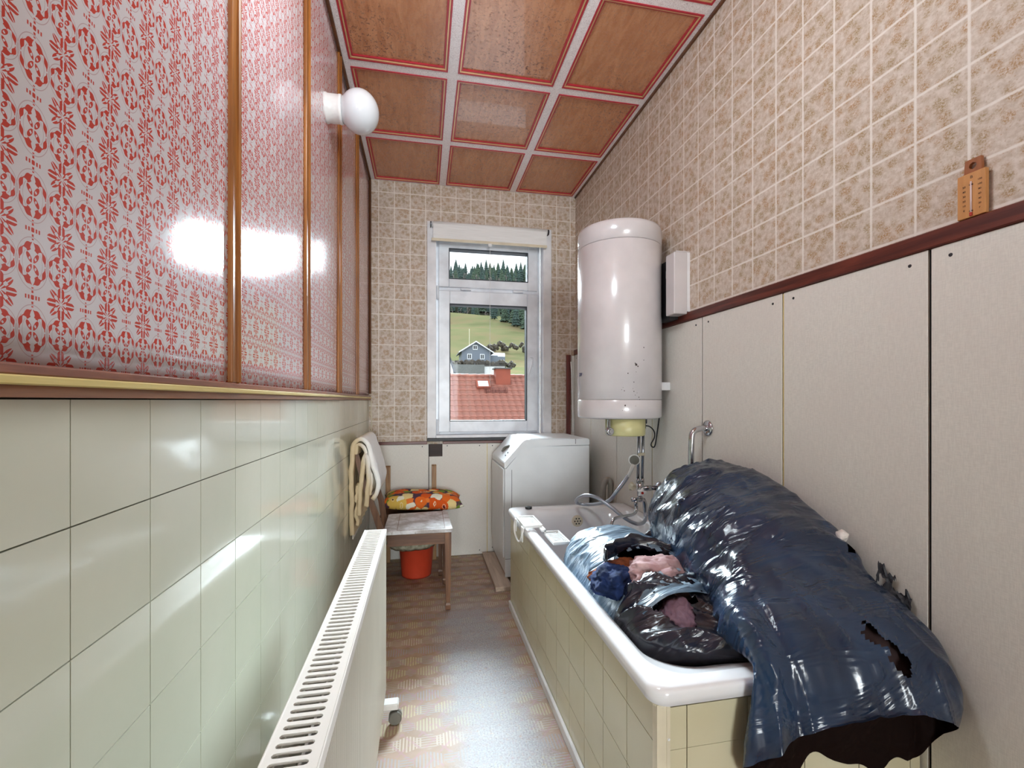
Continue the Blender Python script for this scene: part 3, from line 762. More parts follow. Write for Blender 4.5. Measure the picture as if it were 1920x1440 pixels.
for x, z0, z1 in ((1.079, .785, 1.046), (1.103, .785, 1.046)):
    obj('riser_pipe', tube(B(), [(x, 2.16, z0), (x+.006, 2.16, z1)], .0072, 12), 'steel_pipe', mt, smooth=True)
def knob(c, d):
    q = B(); d = Vector(d).normalized(); s = d.orthogonal().normalized(); t = d.cross(s); R = []
    for r, h, sp in ((.010, -.010, 0), (.013, -.004, .10), (.019, .004, .26), (.019, .016, .26), (.012, .022, .1)):
        R.append([q.verts.new(Vector(c)+d*h+(s*cos(2*pi*k/20)+t*sin(2*pi*k/20))*r*(1+sp*cos(2*pi*k/20*5))) for k in range(20)])
    for a_, b_ in zip(R, R[1:]):
        for k in range(20): q.faces.new((a_[k], a_[(k+1) % 20], b_[(k+1) % 20], b_[k]))
    q.faces.new(R[0]); q.faces.new(R[-1]); return q
obj('side_handle', knob((1.052, 2.155, .752), (-1, -.15, .05)), 'cream_plastic', mt, label='cream star shaped handle')
fh = obj('front_handle', knob((1.082, 2.128, .728), (-.25, -1, 0)), 'white_plastic', mt, label='white star shaped handle with a red dot')
q = B(); tube(q, [(1.0763, 2.1055, .728), (1.0755, 2.103, .728)], .0065, 14); obj('red_dot', q, 'red_dot', fh)
obj('spout', tube(B(), [(1.066, 2.15, .65), (1.064, 2.145, .632), (1.045, 2.13, .616), (.99, 2.11, .616), (.93, 2.08, .620), (.903, 2.07, .612), (.893, 2.065, .584)], .0078, 12, smoothn=3), 'chrome', mt, smooth=True)
sh = thing('hand_shower', 'hand shower clipped to the riser pipes with grey hose looping into the bathtub', 'shower', (1.04, 2.15, .7))
q = B(); c0, c1 = Vector((1.018, 2.145, .805)), Vector((1.044, 2.135, .868))
tube(q, [c0, c0*.5+c1*.5, c1], [.0095, .0085, .011], 14); obj('handle', q, 'white_plastic', sh, smooth=True)
q = B(); d = Vector((-.35, -.9, -.15)).normalized(); s = d.orthogonal().normalized(); t = d.cross(s); c = Vector((1.047, 2.135, .891)); R = []
for r, h in ((.012, -.022), (.024, -.014), (.029, -.004), (.029, .004), (.026, .006)): R.append([q.verts.new(c+d*h+(s*cos(2*pi*k/28)+t*sin(2*pi*k/28))*r) for k in range(28)])
for a_, b_ in zip(R, R[1:]):
    for k in range(28): q.faces.new((a_[k], a_[(k+1) % 28], b_[(k+1) % 28], b_[k]))
q.faces.new(R[0]); q.faces.new(R[-1]); hd = obj('head', q, 'white_plastic', sh, smooth=False)
q = B(); vs = [q.verts.new(c+d*.0065+(s*cos(2*pi*k/28)+t*sin(2*pi*k/28))*.024) for k in range(28)]; cc = q.verts.new(c+d*.009)
for k in range(28): q.faces.new((vs[k], vs[(k+1) % 28], cc))
obj('spray_face', q, 'grey_rubber', hd, label='grey spray face')
q = B(); tube(q, [(1.06, 2.143, .905), (1.082, 2.148, .914)], .004, 8); box(q, 1.077, 1.117, 2.148, 2.171, .908, .923, bev=.004, seg=2); obj('clip', q, 'cream_plastic', sh, label='cream pipe clip')
hp = [(1.119, 2.16, .612), (1.118, 2.15, .592), (1.095, 2.12, .575), (1.04, 2.09, .575), (.985, 2.11, .603), (.925, 2.16, .66), (.875, 2.22, .695), (.845, 2.30, .69), (.84, 2.42, .640), (.86, 2.50, .600), (.93, 2.48, .59), (.955, 2.34, .63), (.945, 2.2, .675), (.955, 2.16, .72), (.99, 2.15, .765), (1.012, 2.146, .798), (1.02, 2.145, .812)]
obj('hose', tube(B(), hp, .0092, 12, smoothn=3), 'hose', sh, smooth=True)
# drain pipe bend behind the tub, grab bar
dp = obj('waste_pipe', tube(B(), [(1.135, 2.76, .02), (1.135, 2.76, .60), (1.14, 2.75, .66), (1.165, 2.75, .69), (1.185, 2.75, .66), (1.188, 2.76, .60), (1.188, 2.76, .45)], .0185, 16, smoothn=2), 'pipe_grey', loc=(1.15, 2.76, 0), smooth=True)
tag(dp, 'grey plastic waste pipe bend between washing machine and bathtub', 'pipe')
gb = thing('grab_bar', 'bent chrome grab bar on the right wall behind the big bag', 'grab bar', (1.13, 1.755, .7))
for z in (1.071, .62):
    q = B(); lathe(q, [(.034, -.0005), (.034, -.004), (.029, -.008), (.014, -.011)], (RX-.009, 1.755, z), 0, 28); obj('flange', q, 'chrome', gb, smooth=True)
obj('bar', tube(B(), [(RX-.012, 1.755, 1.071), (1.165, 1.755, 1.071), (1.132, 1.755, 1.062), (1.12, 1.755, 1.03), (1.12, 1.755, .66), (1.132, 1.755, .628), (1.165, 1.755, .62), (RX-.012, 1.755, .62)], .0125, 16, smoothn=2), 'chrome', gb, smooth=True)

# ---------------------------------------------------------------- washing machine on planks
wm = thing('washing_machine', 'white top loading washing machine with sloped control panel under the window', 'washing machine', (.82, 3.2, .03))
X0, X1, WY0, WY1 = .527, 1.108, 2.93, 3.470
b = B(); prism(b, [(X0, .06), (X1, .06), (X1, .885), (.66, .885), (X0+.008, .742), (X0, .742)], 1, WY0+.002, WY1-.002); 
obj('cabinet', b, 'washer_white', wm)
b = B(); prism(b, [(X0-.004, .7445), (X0+.006, .7445), (.662, .888), (X1+.002, .888), (X1+.002, .926), (X1-.006, .932), (.668, .932), (.655, .927), (X0-.004, .782)], 1, WY0-.003, WY1+.002)
bmesh.ops.bevel(b, geom=b.edges[:], offset=.004, segments=2, affect='EDGES'); lidc = obj('top_cover', b, 'washer_white', wm)
b = B(); box(b, .70, .985, WY0+.022, WY1-.05, .9325, .9365, bev=.0015); obj('lid', b, 'washer_white', wm)
b = B(); box(b, 1.008, 1.011, WY0-.0036, WY0+.012, .898, .930); obj('seam', b, 'dark_metal', lidc)
b = B(); box(b, X0-.010, X0-.0005, WY0+.022, WY1-.03, .155, .738, bev=.003); obj('front_panel', b, 'washer_white', wm)
b = B(); box(b, X0+.0445, X0+.047, WY0+.0005, WY0+.0022, .15, .735); box(b, X0+.001, X0+.046, WY0+.0005, WY0+.0022, .15, .152); obj('panel_gap', b, 'dark_metal', wm)
b = B(); box(b, X0+.012, X1-.01, WY0+.03, WY1-.02, .0335, .06); obj('plinth', b, 'washer_white', wm)
b = B(); prism(b, [(X0+.001, .035), (X0+.075, .035), (X0+.045, .15), (X0+.001, .15)], 1, WY0-.0015, WY0+.0018); obj('kick_corner', b, 'washer_white', wm)
sd = Vector((.655-X0+.004, 0, .927-.782)).normalized(); nn = Vector((-sd.z, 0, sd.x))
def onslope(t, y, h=.003): return Vector((X0-.004, y, .782))+sd*t+nn*h
q = B()
for t, y, rr in ((.07, 3.05, .005), (.045, 3.05, .005)): tube(q, [onslope(t, y, .0), onslope(t, y, .005)], rr, 10)
obj('indicator', q, 'dark_metal', wm)
q = B(); tube(q, [onslope(.055, 3.21, .004), onslope(.085, 3.20, .012), onslope(.115, 3.16, .004)], [.008, .010, .008], 10, smoothn=1); obj('selector_handle', q, 'grey_rubber', wm, label='grey selector handle')
for i, (a, c, g_, lab) in enumerate((((.444, 2.792, 0), (.548, 3.45, .029), None, 'pale worn wooden board on the floor under the left side of the washing machine'),
                               ((.98, 2.80, 0), (1.1, 3.45, .029), None, 'wooden board hidden under the right side of the washing machine'))):
    o = obj('plank', bx(a[0], c[0], a[1], c[1], .0005, c[2], bev=.002), 'plank_wood', loc=((a[0]+c[0])/2, (a[1]+c[1])/2, 0)); tag(o, lab, 'plank')

# ---------------------------------------------------------------- radiator
RY0, RY1, RX0, RX1, RZ0, RZ1 = .36, 1.795, -.2165, -.1365, .09, .70
rd = thing('radiator', 'long cream panel radiator with slotted top standing along the left wall', 'radiator', (-.176, 1.08, 0))
q = B(); pitch = .0183; n = int((RY1-RY0-.016)/pitch); ystart = RY1-.010-n*pitch
def slotcell(q, yc, h0, h1, z):
    hw_, hl = .0052, .0265; cx = (RX0+RX1)/2-.002
    inner = []
    for sgn in (1, -1):
        for k in range(5):
            a = (-pi/2+pi*k/4) if sgn == 1 else (pi/2+pi*k/4)
            inner.append((cx+sgn*(hl-hw_)+hw_*cos(a), yc+hw_*sin(a)))
    xa, xb = RX0+.002, RX1-.002
    outer = [(xb-.02, yc-h0), (xb, yc-h0), (xb, yc), (xb, yc+h1), (xb-.02, yc+h1), (xa+.02, yc+h1), (xa, yc+h1), (xa, yc), (xa, yc-h0), (xa+.02, yc-h0)]
    vi = [q.verts.new((x, y, z)) for x, y in inner]; vo = [q.verts.new((x, y, z)) for x, y in outer]
    vd = [q.verts.new((x, y, z-.004)) for x, y in inner]
    for k in range(10):
        q.faces.new((vo[k], vo[(k+1) % 10], vi[(k+1) % 10], vi[k])); q.faces.new((vi[k], vi[(k+1) % 10], vd[(k+1) % 10], vd[k]))
for k in range(n): slotcell(q, ystart+pitch*(k+.5), pitch/2, pitch/2, RZ1)
box(q, RX0+.002, RX1-.002, RY0, ystart, RZ1-.003, RZ1); box(q, RX0+.002, RX1-.002, ystart+n*pitch, RY1, RZ1-.003, RZ1)
bmesh.ops.remove_doubles(q, verts=q.verts[:], dist=1e-5)
obj('top_grille', q, 'radiator', rd, recalc=False)
for nm, a, c, bev in (('front_edge', RX1-.003, RX1+.0005, .0012), ('rear_edge', RX0-.0005, RX0+.003, .0012)):
    obj(nm, bx(a, c, RY0, RY1, RZ1-.022, RZ1+.0012, bev=bev), 'radiator', rd)
obj('end_panel', bx(RX0+.001, RX1-.001, RY1-.002, RY1+.0005, RZ0+.01, RZ1-.0005), 'radiator_front', rd)
obj('end_panel', bx(RX0+.001, RX1-.001, RY0-.0005, RY0+.002, RZ0+.01, RZ1-.0005), 'radiator_front', rd)
# ribbed front
pts = []; y = RY0+.004; k = 0; prof = []
while y < RY1-.004:
    prof += [(RX1-.0028, y), (RX1-.0012, y+.002), (RX1-.0012, y+.006), (RX1-.0028, y+.008)]; y += .0105
q = B(); A_ = [q.verts.new((x, yy_, RZ0)) for x, yy_ in prof]; C_ = [q.verts.new((x, yy_, RZ1-.02)) for x, yy_ in prof]
for i in range(len(prof)-1): q.faces.new((A_[i], A_[i+1], C_[i+1], C_[i]))
o = obj('front_plate', q, 'radiator_front', rd); sd_ = o.modifiers.new('t', 'SOLIDIFY'); sd_.thickness = .001
obj('rear_plate', bx(RX0, RX0+.012, RY0+.004, RY1-.004, RZ0, RZ1-.022, bev=.002), 'radiator_front', rd)
q = B()
y = RY0+.03
while y < RY1-.03:
    box(q, RX0+.014, RX0+.030, y, y+.0018, RZ0+.03, RZ1-.045); box(q, RX1-.022, RX1-.006, y, y+.0018, RZ0+.03, RZ1-.045); y += .026
o = obj('convector_fins', q, 'radiator_front', rd)
obj('water_channel', box(bx(RX0+.0305, RX0+.036, RY0+.01, RY1-.01, RZ0+.02, RZ1-.06, bev=.001), RX1-.030, RX1-.0245, RY0+.01, RY1-.01, RZ0+.02, RZ1-.06, bev=.001), 'radiator', rd)
for yy_ in (1.735, .5):
    q = B(); box(q, -.262, -.088, yy_-.022, yy_+.022, .056, .080, bev=.004); box(q, -.2, -.15, yy_-.015, yy_+.015, .08, .10)
    ft = obj('foot', q, 'white_plastic', rd, label='white castor foot')
    for cx in (-.247, -.100):
        q = B(); lathe(q, [(0, -.016), (.020, -.016), (.0235, -.011), (.0235, -.003), (.019, -.001), (.019, .001), (.0235, .003), (.0235, .011), (.020, .016), (0, .016)], (cx, yy_-.006, .0242), 1, 24)
        box(q, cx-.01, cx+.01, yy_-.005, yy_+.005, .03, .058)
        obj('castor', q, 'grey_rubber', ft, smooth=False)

# ---------------------------------------------------------------- near chair, seat facing right
ch = thing('wooden_chair', 'old brown wooden chair with whitish worn seat, its back to the left wall', 'chair', (-.02, 2.8, 0))
SX0, SX1, SY0, SY1, SZ = -.215, .166, 2.585, 3.025, .466
q = B(); prism(q, [(SX0, SY0+.02), (SX0+.01, SY0+.005), (SX1-.01, SY0), (SX1, SY0+.008), (SX1-.008, SY1-.008), (SX1-.018, SY1), (SX0+.01, SY1-.03), (SX0, SY1-.04)], 2, SZ-.020, SZ)
bmesh.ops.bevel(q, geom=q.edges[:], offset=.003, segments=1, affect='EDGES'); st = obj('seat', q, 'seat', ch)
obj('inset_groove', bx(SX0+.072, SX1-.042, SY0+.022, SY1-.042, SZ-.0005, SZ+.0006), 'chair_wood', st)
obj('inset_panel', bx(SX0+.075, SX1-.045, SY0+.025, SY1-.045, SZ-.0005, SZ+.0014), 'seat', st)
q = B(); box(q, SX0+.02, SX1-.022, SY0+.022, SY0+.040, SZ-.088, SZ-.0205); obj('apron', q, 'chair_wood_h', ch)
q = B(); box(q, SX0+.02, SX1-.022, SY1-.05, SY1-.032, SZ-.088, SZ-.0205); obj('apron', q, 'chair_wood_h', ch)
q = B(); box(q, SX1-.038, SX1-.020, SY0+.03, SY1-.04, SZ-.088, SZ-.0205); obj('apron', q, 'chair_wood_h', ch)
def taper_leg(x, y, w0, w1, ztop):
    q = B(); R = []
    for z, w_ in ((ztop, w0), (ztop-.09, w0), (.05, w1), (.042, w1), (.03, w1+.006), (.008, w1+.005), (.002, w1-.002)):
        R.append([q.verts.new((x+a*w_/2, y+b_*w_/2, z)) for a, b_ in ((-1, -1), (1, -1), (1, 1), (-1, 1))])
    for a_, b_ in zip(R, R[1:]):
        for k in range(4): q.faces.new((a_[k], a_[(k+1) % 4], b_[(k+1) % 4], b_[k]))
    q.faces.new(R[0]); q.faces.new(R[-1]); return q
for y in (SY0+.028, SY1-.045): obj('leg', taper_leg(SX1-.026, y, .036, .024, SZ-.0205), 'chair_wood', ch)
def backpost(y):
    q = B(); R = []; SX0 = -.215-(.022 if y > 2.8 else 0)
    for x, z, w_ in ((SX0-.075, .002, .028), (SX0-.010, .30, .034), (SX0-.004, .44, .036), (SX0-(.040 if y < 2.8 else .022), .56, .034), (SX0-(.106 if y < 2.8 else .078), .75, .030), (SX0-(.148 if y < 2.8 else .126), .93, .024)):
        R.append([q.verts.new((x+a*w_/2, y+b_*.011, z)) for a, b_ in ((-1, -1), (1, -1), (1, 1), (-1, 1))])
    for a_, b_ in zip(R, R[1:]):
        for k in range(4): q.faces.new((a_[k], a_[(k+1) % 4], b_[(k+1) % 4], b_[k]))
    q.faces.new(R[0]); q.faces.new(R[-1]); return q
for y in (SY0+.02, SY1-.045): obj('back_leg', backpost(y), 'chair_wood', ch)
q = B(); box(q, SX0-.152, SX0-.134, SY0+.032, SY1-.057, .885, .94, bev=.004); obj('top_rail', q, 'chair_wood_h', ch)
q = B(); box(q, SX0-.084, SX0-.070, SY0+.032, SY1-.057, .66, .70, bev=.003); obj('cross_rail', q, 'chair_wood_h', ch)

# towel hung over the chair back
def sheet(paths_fn, y0, y1, nu, nv, amp, seed, thick):
    def f(u, v):
        y = y0+(y1-y0)*v; p = paths_fn(u, v)
        d = amp*noise.noise(Vector((u*5+seed, v*3.1, seed)))+amp*.4*noise.noise(Vector((u*17, v*13, seed)))
        return Vector((p[0]+d, y+.012*noise.noise(Vector((u*4, seed, v))), p[1]+.3*d))
    return grid(f, nu, nv)
def interp(pts, u):
    L = [0]
    for a, c in zip(pts, pts[1:]): L.append(L[-1]+math.dist(a, c))
    t = u*L[-1]
    for i in range(len(pts)-1):
        if t <= L[i+1] or i == len(pts)-2:
            k = (t-L[i])/(L[i+1]-L[i]); k = min(max(k, 0), 1)
            p0 = pts[max(i-1, 0)]; p1 = pts[i]; p2 = pts[i+1]; p3 = pts[min(i+2, len(pts)-1)]
            return tuple(.5*(2*p1[j]+(p2[j]-p0[j])*k+(2*p0[j]-5*p1[j]+4*p2[j]-p3[j])*k*k+(3*p1[j]-p0[j]-3*p2[j]+p3[j])*k**3) for j in range(len(p1)))
tw = thing('towel', 'white and beige towel folded over the back of the chair', 'towel', (-.31, 2.78, .95))
outer = [(-.370, .47), (-.374, .60), (-.374, .75), (-.374, .87), (-.366, .945), (-.335, .982), (-.300, .965), (-.276, .90), (-.258, .82), (-.246, .75), (-.250, .69), (-.266, .655)]
mid = [(-.348, .52), (-.350, .65), (-.346, .72), (-.345, .74)]
fold = [(-.336, .575), (-.334, .66), (-.322, .78), (-.312, .87), (-.300, .895), (-.290, .86), (-.286, .78), (-.292, .70), (-.300, .62)]
mid2 = [(-.352, .90), (-.345, .948), (-.330, .952), (-.312, .92), (-.296, .86), (-.280, .79), (-.272, .72), (-.282, .68)]
for nm, pts, a, c, sd0, th in (('outer_layer', outer, 2.548, 3.0, 1, .022), ('middle_layer', mid2, 2.554, 2.99, 2, .016), ('hanging_layer', mid, 2.552, 2.99, 3, .016)):
    o = obj(nm, sheet(lambda u, v, P=pts: interp(P, u), a, c, 60, 24, .013, sd0, th), 'towel', tw, smooth=True)
    s_ = o.modifiers.new('t', 'SOLIDIFY'); s_.thickness = th; s_.offset = 0
# rolled end of the folded towel, seen from its near side
o = obj('rolled_fold', sheet(lambda u, v: interp(fold, u), 2.540, 2.580, 50, 4, .006, 5, .012), 'towel', tw, smooth=True); s_ = o.modifiers.new('t', 'SOLIDIFY'); s_.thickness = .022; s_.offset = 0
q = B()
for k in range(22):
    y = 2.56+k*.02; z = .463+.01*noise.noise((k, 0, 0)); box(q, -.372, -.366, y, y+.003, z-.018, z+.006)
o = obj('fringe', q, 'tissue', tw); o['kind'] = 'stuff'

# second chair behind it, with the cushion
c2 = thing('backless_chair', 'wooden chair with two bare upright back posts under the flowered cushion', 'chair', (-.08, 3.3, 0))
for x in (-.252, .082):
    q = B(); prism(q, [(3.445, .002), (3.472, .002), (3.474, .45), (3.478, .708), (3.458, .700), (3.447, .45)], 0, x-.017, x+.017); obj('back_leg', q, 'post_wood', c2)
obj('seat', bx(-.28, .135, 3.10, 3.444, .415, .432, bev=.004), 'chair_wood_h', c2)
obj('apron', bx(-.26, .11, 3.125, 3.14, .36, .4148), 'chair_wood_h', c2)
for x in (-.258, .116): obj('leg', taper_leg(x, 3.135, .03, .024, .4145), 'chair_wood', c2)
def cushion():
    cx, cy, cz, a, b_, h = .0, 3.262, .494, .275, .172, .062
    bm = B(); N = 40; top = {}; bot = {}
    for i in range(N+1):
        for j in range(N+1):
            u, v = i/N*2-1, j/N*2-1
            pin = 1-.07*(abs(u)**2)*(1-abs(v)**4)-.0; pin2 = 1-.09*(abs(v)**2)*(1-abs(u)**4)
            x = cx+a*u*(1-.07*(1-v**2)*abs(u)); y = cy+b_*v*(1-.08*(1-u**2)*abs(v))
            t = max(0, (1-u**4)*(1-v**4))**.5
            wv = .006*noise.noise(Vector((u*3, v*3, 1)))*t
            x += 0; tilt = -.012*(u+.3)-.02*(v < -.7)*(abs(v)-.7)
            edge = i in (0, N) or j in (0, N)
            p = bm.verts.new((x, y, cz+h*t+wv+tilt)); top[i, j] = p
            bot[i, j] = p if edge else bm.verts.new((x, y, cz-.8*h*t+tilt))
    for i in range(N):
        for j in range(N):
            bm.faces.new((top[i, j], top[i+1, j], top[i+1, j+1], top[i, j+1]))
            q_ = (bot[i, j], bot[i, j+1], bot[i+1, j+1], bot[i+1, j])
            if len(set(q_)) == 4 and len(set(q_+(top[i, j], top[i+1, j], top[i+1, j+1], top[i, j+1]))) > 4:
                try: bm.faces.new(q_)
                except ValueError: pass
    return bm
tag(obj('cushion', cushion(), 'cushion', loc=(-.005, 3.26, .44), smooth=True), 'plump cushion with orange and green retro flowers on the rear chair', 'cushion')

# bucket and the mottled cloth lying over it
bk = thing('bucket', 'orange red plastic bucket on the floor under the chair', 'bucket', (-.045, 3.17, 0))
q = B(); lathe(q, [(0, .004), (.094, .004), (.099, .001), (.1, .012), (.122, .262), (.127, .262), (.127, .272), (.119, .272), (.097, .015), (0, .012)], (-.043, 3.19, 0), 2, 56); obj('pail', q, 'orange_bucket', bk, smooth=False).data.shade_smooth()
q = B(); box(q, .076, .088, 3.18, 3.2, .235, .262, bev=.002); obj('lug', q, 'orange_bucket', bk)
obj('handle', tube(B(), [(.086, 3.19, .255)]+[(-.043+.13*cos(a_), 3.19-.02-.02*sin(a_), .255-.115*sin(a_)) for a_ in [pi*k/14 for k in range(1, 14)]]+[(-.17, 3.19, .255)], .0025, 8), 'steel_pipe', bk, smooth=True)
def cloth(u, v):
    a = 2*pi*v; r = .175*u*(1+.08*noise.noise(Vector((cos(a)*1.4, sin(a)*1.4, 3))))
    z = .300-.062*u**2.2+.010*noise.noise(Vector((r*18*cos(a), r*18*sin(a), 1)))
    return Vector((-.07+r*cos(a), 3.16+r*.8*sin(a), z))
o = obj('floor_cloth', grid(cloth, 18, 48, closed=True), 'rug', loc=(-.07, 3.16, .28), smooth=True); s_ = o.modifiers.new('t', 'SOLIDIFY'); s_.thickness = .05; s_.offset = -1
tag(o, 'mottled grey cream cloth bundle lying on top of the bucket', 'cloth')

# added fill lamp above the viewer, out of the frame, to brighten the room
cp = thing('fill_lamp', 'round opal fill lamp added out of view above the near end of the bathtub', 'lamp', (.12, 1.0, CZ-.1))
q = B(); lathe(q, [(.15, CZ-.002), (.15, CZ-.03), (.14, CZ-.035)], (.12, 1.0, 0), 2, 40); obj('base', q, 'white_plastic', cp)
q = B(); lathe(q, [(.14, CZ-.035), (.135, CZ-.07), (.10, CZ-.10), (.05, CZ-.115), (0, CZ-.118)], (.12, 1.0, 0), 2, 40); obj('bowl', q, 'opal', cp, smooth=True)
pl_ = D.lights.new('fill_lamp_light', 'POINT'); pl_.energy = 9; pl_.color = (.82, .94, 1); pl_.shadow_soft_size = .16
po = link(D.objects.new('fill_lamp_light', pl_)); po.location = (.12, 1.0, CZ-.36)

# ---------------------------------------------------------------- lamp and thermometer
lp = thing('wall_lamp', 'white glass globe lamp on the left wall near the ceiling', 'lamp', (LX+.004, 1.945, 2.37))
q = B(); lathe(q, [(.056, LX+.0035), (.056, LX+.012), (.053, LX+.016), (.053, LX+.058), (.0545, LX+.06), (.0545, LX+.068), (.05, LX+.07)], (0, 1.945, 2.37), 0, 44); obj('base', q, 'white_plastic', lp, smooth=False).data.shade_smooth()
q = B(); pr2 = [(.048, LX+.069)]
for k in range(1, 25):
    a = pi*k/24; a = .62+(pi-.62)*k/24; pr2.append((.0835*sin(a), LX+.137-.076*cos(a)))
pr2[-1] = (0, pr2[-1][1]); lathe(q, pr2, (0, 1.945, 2.37), 0, 48); obj('globe', q, 'opal', lp, smooth=True)

th = thing('thermometer', 'small wooden thermometer leaning on the dado rail of the right wall', 'thermometer', (RX-.02, .795, 1.597))
tz = Vector((0, 0, 0))
def thb(x0, x1, y0, y1, z0, z1, **k): return bx(RX-.014+x0, RX-.014+x1, y0, y1, z0, z1, **k)
q = B(); prism(q, [(.7685, 1.598), (.822, 1.598), (.822, 1.696), (.7685, 1.696)], 0, RX-.016, RX-.006); bmesh.ops.bevel(q, geom=q.edges[:], offset=.001, segments=1, affect='EDGES'); obj('board', q, 'thermo_wood', th)
q = B(); prof = []
ring_o = [(.778, 1.697), (.7795, 1.727), (.808, 1.727), (.811, 1.697)]
b = B(); cy_, cz_ = .7945, 1.7115
outer_ = [(.778, 1.6965), (.795, 1.6965), (.811, 1.6965), (.8105, 1.712), (.809, 1.727), (.7945, 1.727), (.7795, 1.727), (.7785, 1.712)]
inner_ = [(cy_+.0075*cos(a_), cz_+.0075*sin(a_)) for a_ in [-3*pi/4+2*pi*k/8 for k in range(8)]]
for X_ in (RX-.0125, RX-.0045):
    vo = [b.verts.new((X_, y_, z_)) for y_, z_ in outer_]; vi = [b.verts.new((X_, y_, z_)) for y_, z_ in inner_]
    for k in range(8): b.faces.new((vo[k], vo[(k+1) % 8], vi[(k+1) % 8], vi[k]))
    if X_ == RX-.0125: fo, fi = vo, vi
for k in range(8): b.faces.new((fo[k], fo[(k+1) % 8], vo[(k+1) % 8], vo[k])); b.faces.new((fi[k], fi[(k+1) % 8], vi[(k+1) % 8], vi[k]))
obj('hanger', b, 'thermo_dark', th, label='darker wooden hanging tab with a round hole')
obj('tube', tube(B(), [(RX-.0175, .7945, 1.607), (RX-.0175, .7945, 1.676)], .0016, 8), 'glass_tube', th, smooth=True)
q = B(); tube(q, [(RX-.0178, .7945, 1.5995), (RX-.0178, .7945, 1.607)], .0027, 8); obj('bulb', q, 'red_dot', th, label='red bulb')
for z in (1.611, 1.669): obj('clip', bx(RX-.0185, RX-.0158, .7915, .7975, z-.0008, z+.0008), 'ink', th)
R90 = (pi/2, 0, -pi/2)
for k, t_ in enumerate(('50', '40', '30', '20', '10', '0')): text('scale_number', t_, .0062, (RX-.0163, .8085, 1.668-.0105*k), R90, 'ink', th, .0001)
for k, t_ in enumerate(('120', '100', '80', '60', '40', '20')): text('scale_number', t_, .0056, (RX-.0163, .779, 1.675-.0105*k), R90, 'ink', th, .0001)
text('scale_number', 'F', .0056, (RX-.0163, .779, 1.6125), R90, 'ink', th, .0001)
q = B(); tube(q, [(RX-.0162, .7945, 1.684), (RX-.0164, .7945, 1.684)], .003, 8); text('maker_mark', 'B', .009, (RX-.0163, .7945, 1.686), R90, 'ink', th, .0001)

# loose cord in the far left corner
o = obj('corner_cord', tube(B(), [(LX+.018, FY-.03, 1.19), (LX+.014, FY-.03, 1.12), (LX+.022, FY-.035, 1.04), (LX+.016, FY-.03, .97), (LX+.03, FY-.03, .93), (LX+.034, FY-.03, .888)], .0035, 6, smoothn=2), 'cream_plastic', loc=(LX+.02, FY-.03, .9), smooth=True)
tag(o, 'thin twisted cord hanging in the far left corner', 'cord')

# ---------------------------------------------------------------- bin liners
def crease(p, s=1.0):
    """pulled-plastic wrinkles: sharp ridges running round the bag, turning into upright folds on the hanging part"""
    w_ = Vector((noise.noise(p*3), noise.noise(p*3+Vector((9, 0, 0))), noise.noise(p*3+Vector((0, 9, 0)))))*.10
    a = p+w_; hang = min(1, max(0, (1.02-p.y)/.12))
    q1 = Vector((a.x*2.6, (a.y+.45*a.z)*8.5, a.z*2.6))*s; q2 = Vector((a.x*11, a.y*2.5, a.z*2.2))*s
    f = lambda q_, k: (1-abs(noise.noise(q_)))**k-.3
    r1 = f(q1, 6)*.014+f(q1*2.1+Vector((3, 1, 7)), 7)*.006
    r2 = f(q2, 5)*.013+f(q2*1.9+Vector((3, 1, 7)), 6)*.005
    r3 = f(Vector((a.x*6, a.y*6, a.z*6))+Vector((5, 5, 5)), 6)*.006
    return r1*(1-hang)+r2*hang+r3
def ringpts(Y, L, R_, Bz, Tz, sk, n, ty=0, wallx=1.197):
    """closed cross-section: u angle; sk pushes the crest toward the wall; ty tilts it along y"""
    out = []
    cx, cz, rx, rz = (L+R_)/2, (Bz+Tz)/2, (R_-L)/2, (Tz-Bz)/2
    for k in range(n):
        a = 2*pi*k/n; c_, s_ = cos(a), sin(a)
        e = .82
        x = cx+rx*math.copysign(abs(c_)**e, c_)+sk*max(0, s_)*(1-abs(c_)**2)
        z = cz+rz*math.copysign(abs(s_)**e, s_)
        out.append(Vector((min(x, wallx), Y+ty*s_, z)))
    return out
def catmull_rings(keys, per):
    out = []
    for i in range(len(keys)-1):
        p0 = keys[max(i-1, 0)]; p1 = keys[i]; p2 = keys[i+1]; p3 = keys[min(i+2, len(keys)-1)]
        for s in range(per):
            k = s/per
            out.append([.5*(2*b_+(c_-a_)*k+(2*a_-5*b_+4*c_-d_)*k*k+(3*b_-a_-3*c_+d_)*k**3) for a_, b_, c_, d_ in zip(p0, p1, p2, p3)])
    out.append(keys[-1]); return out
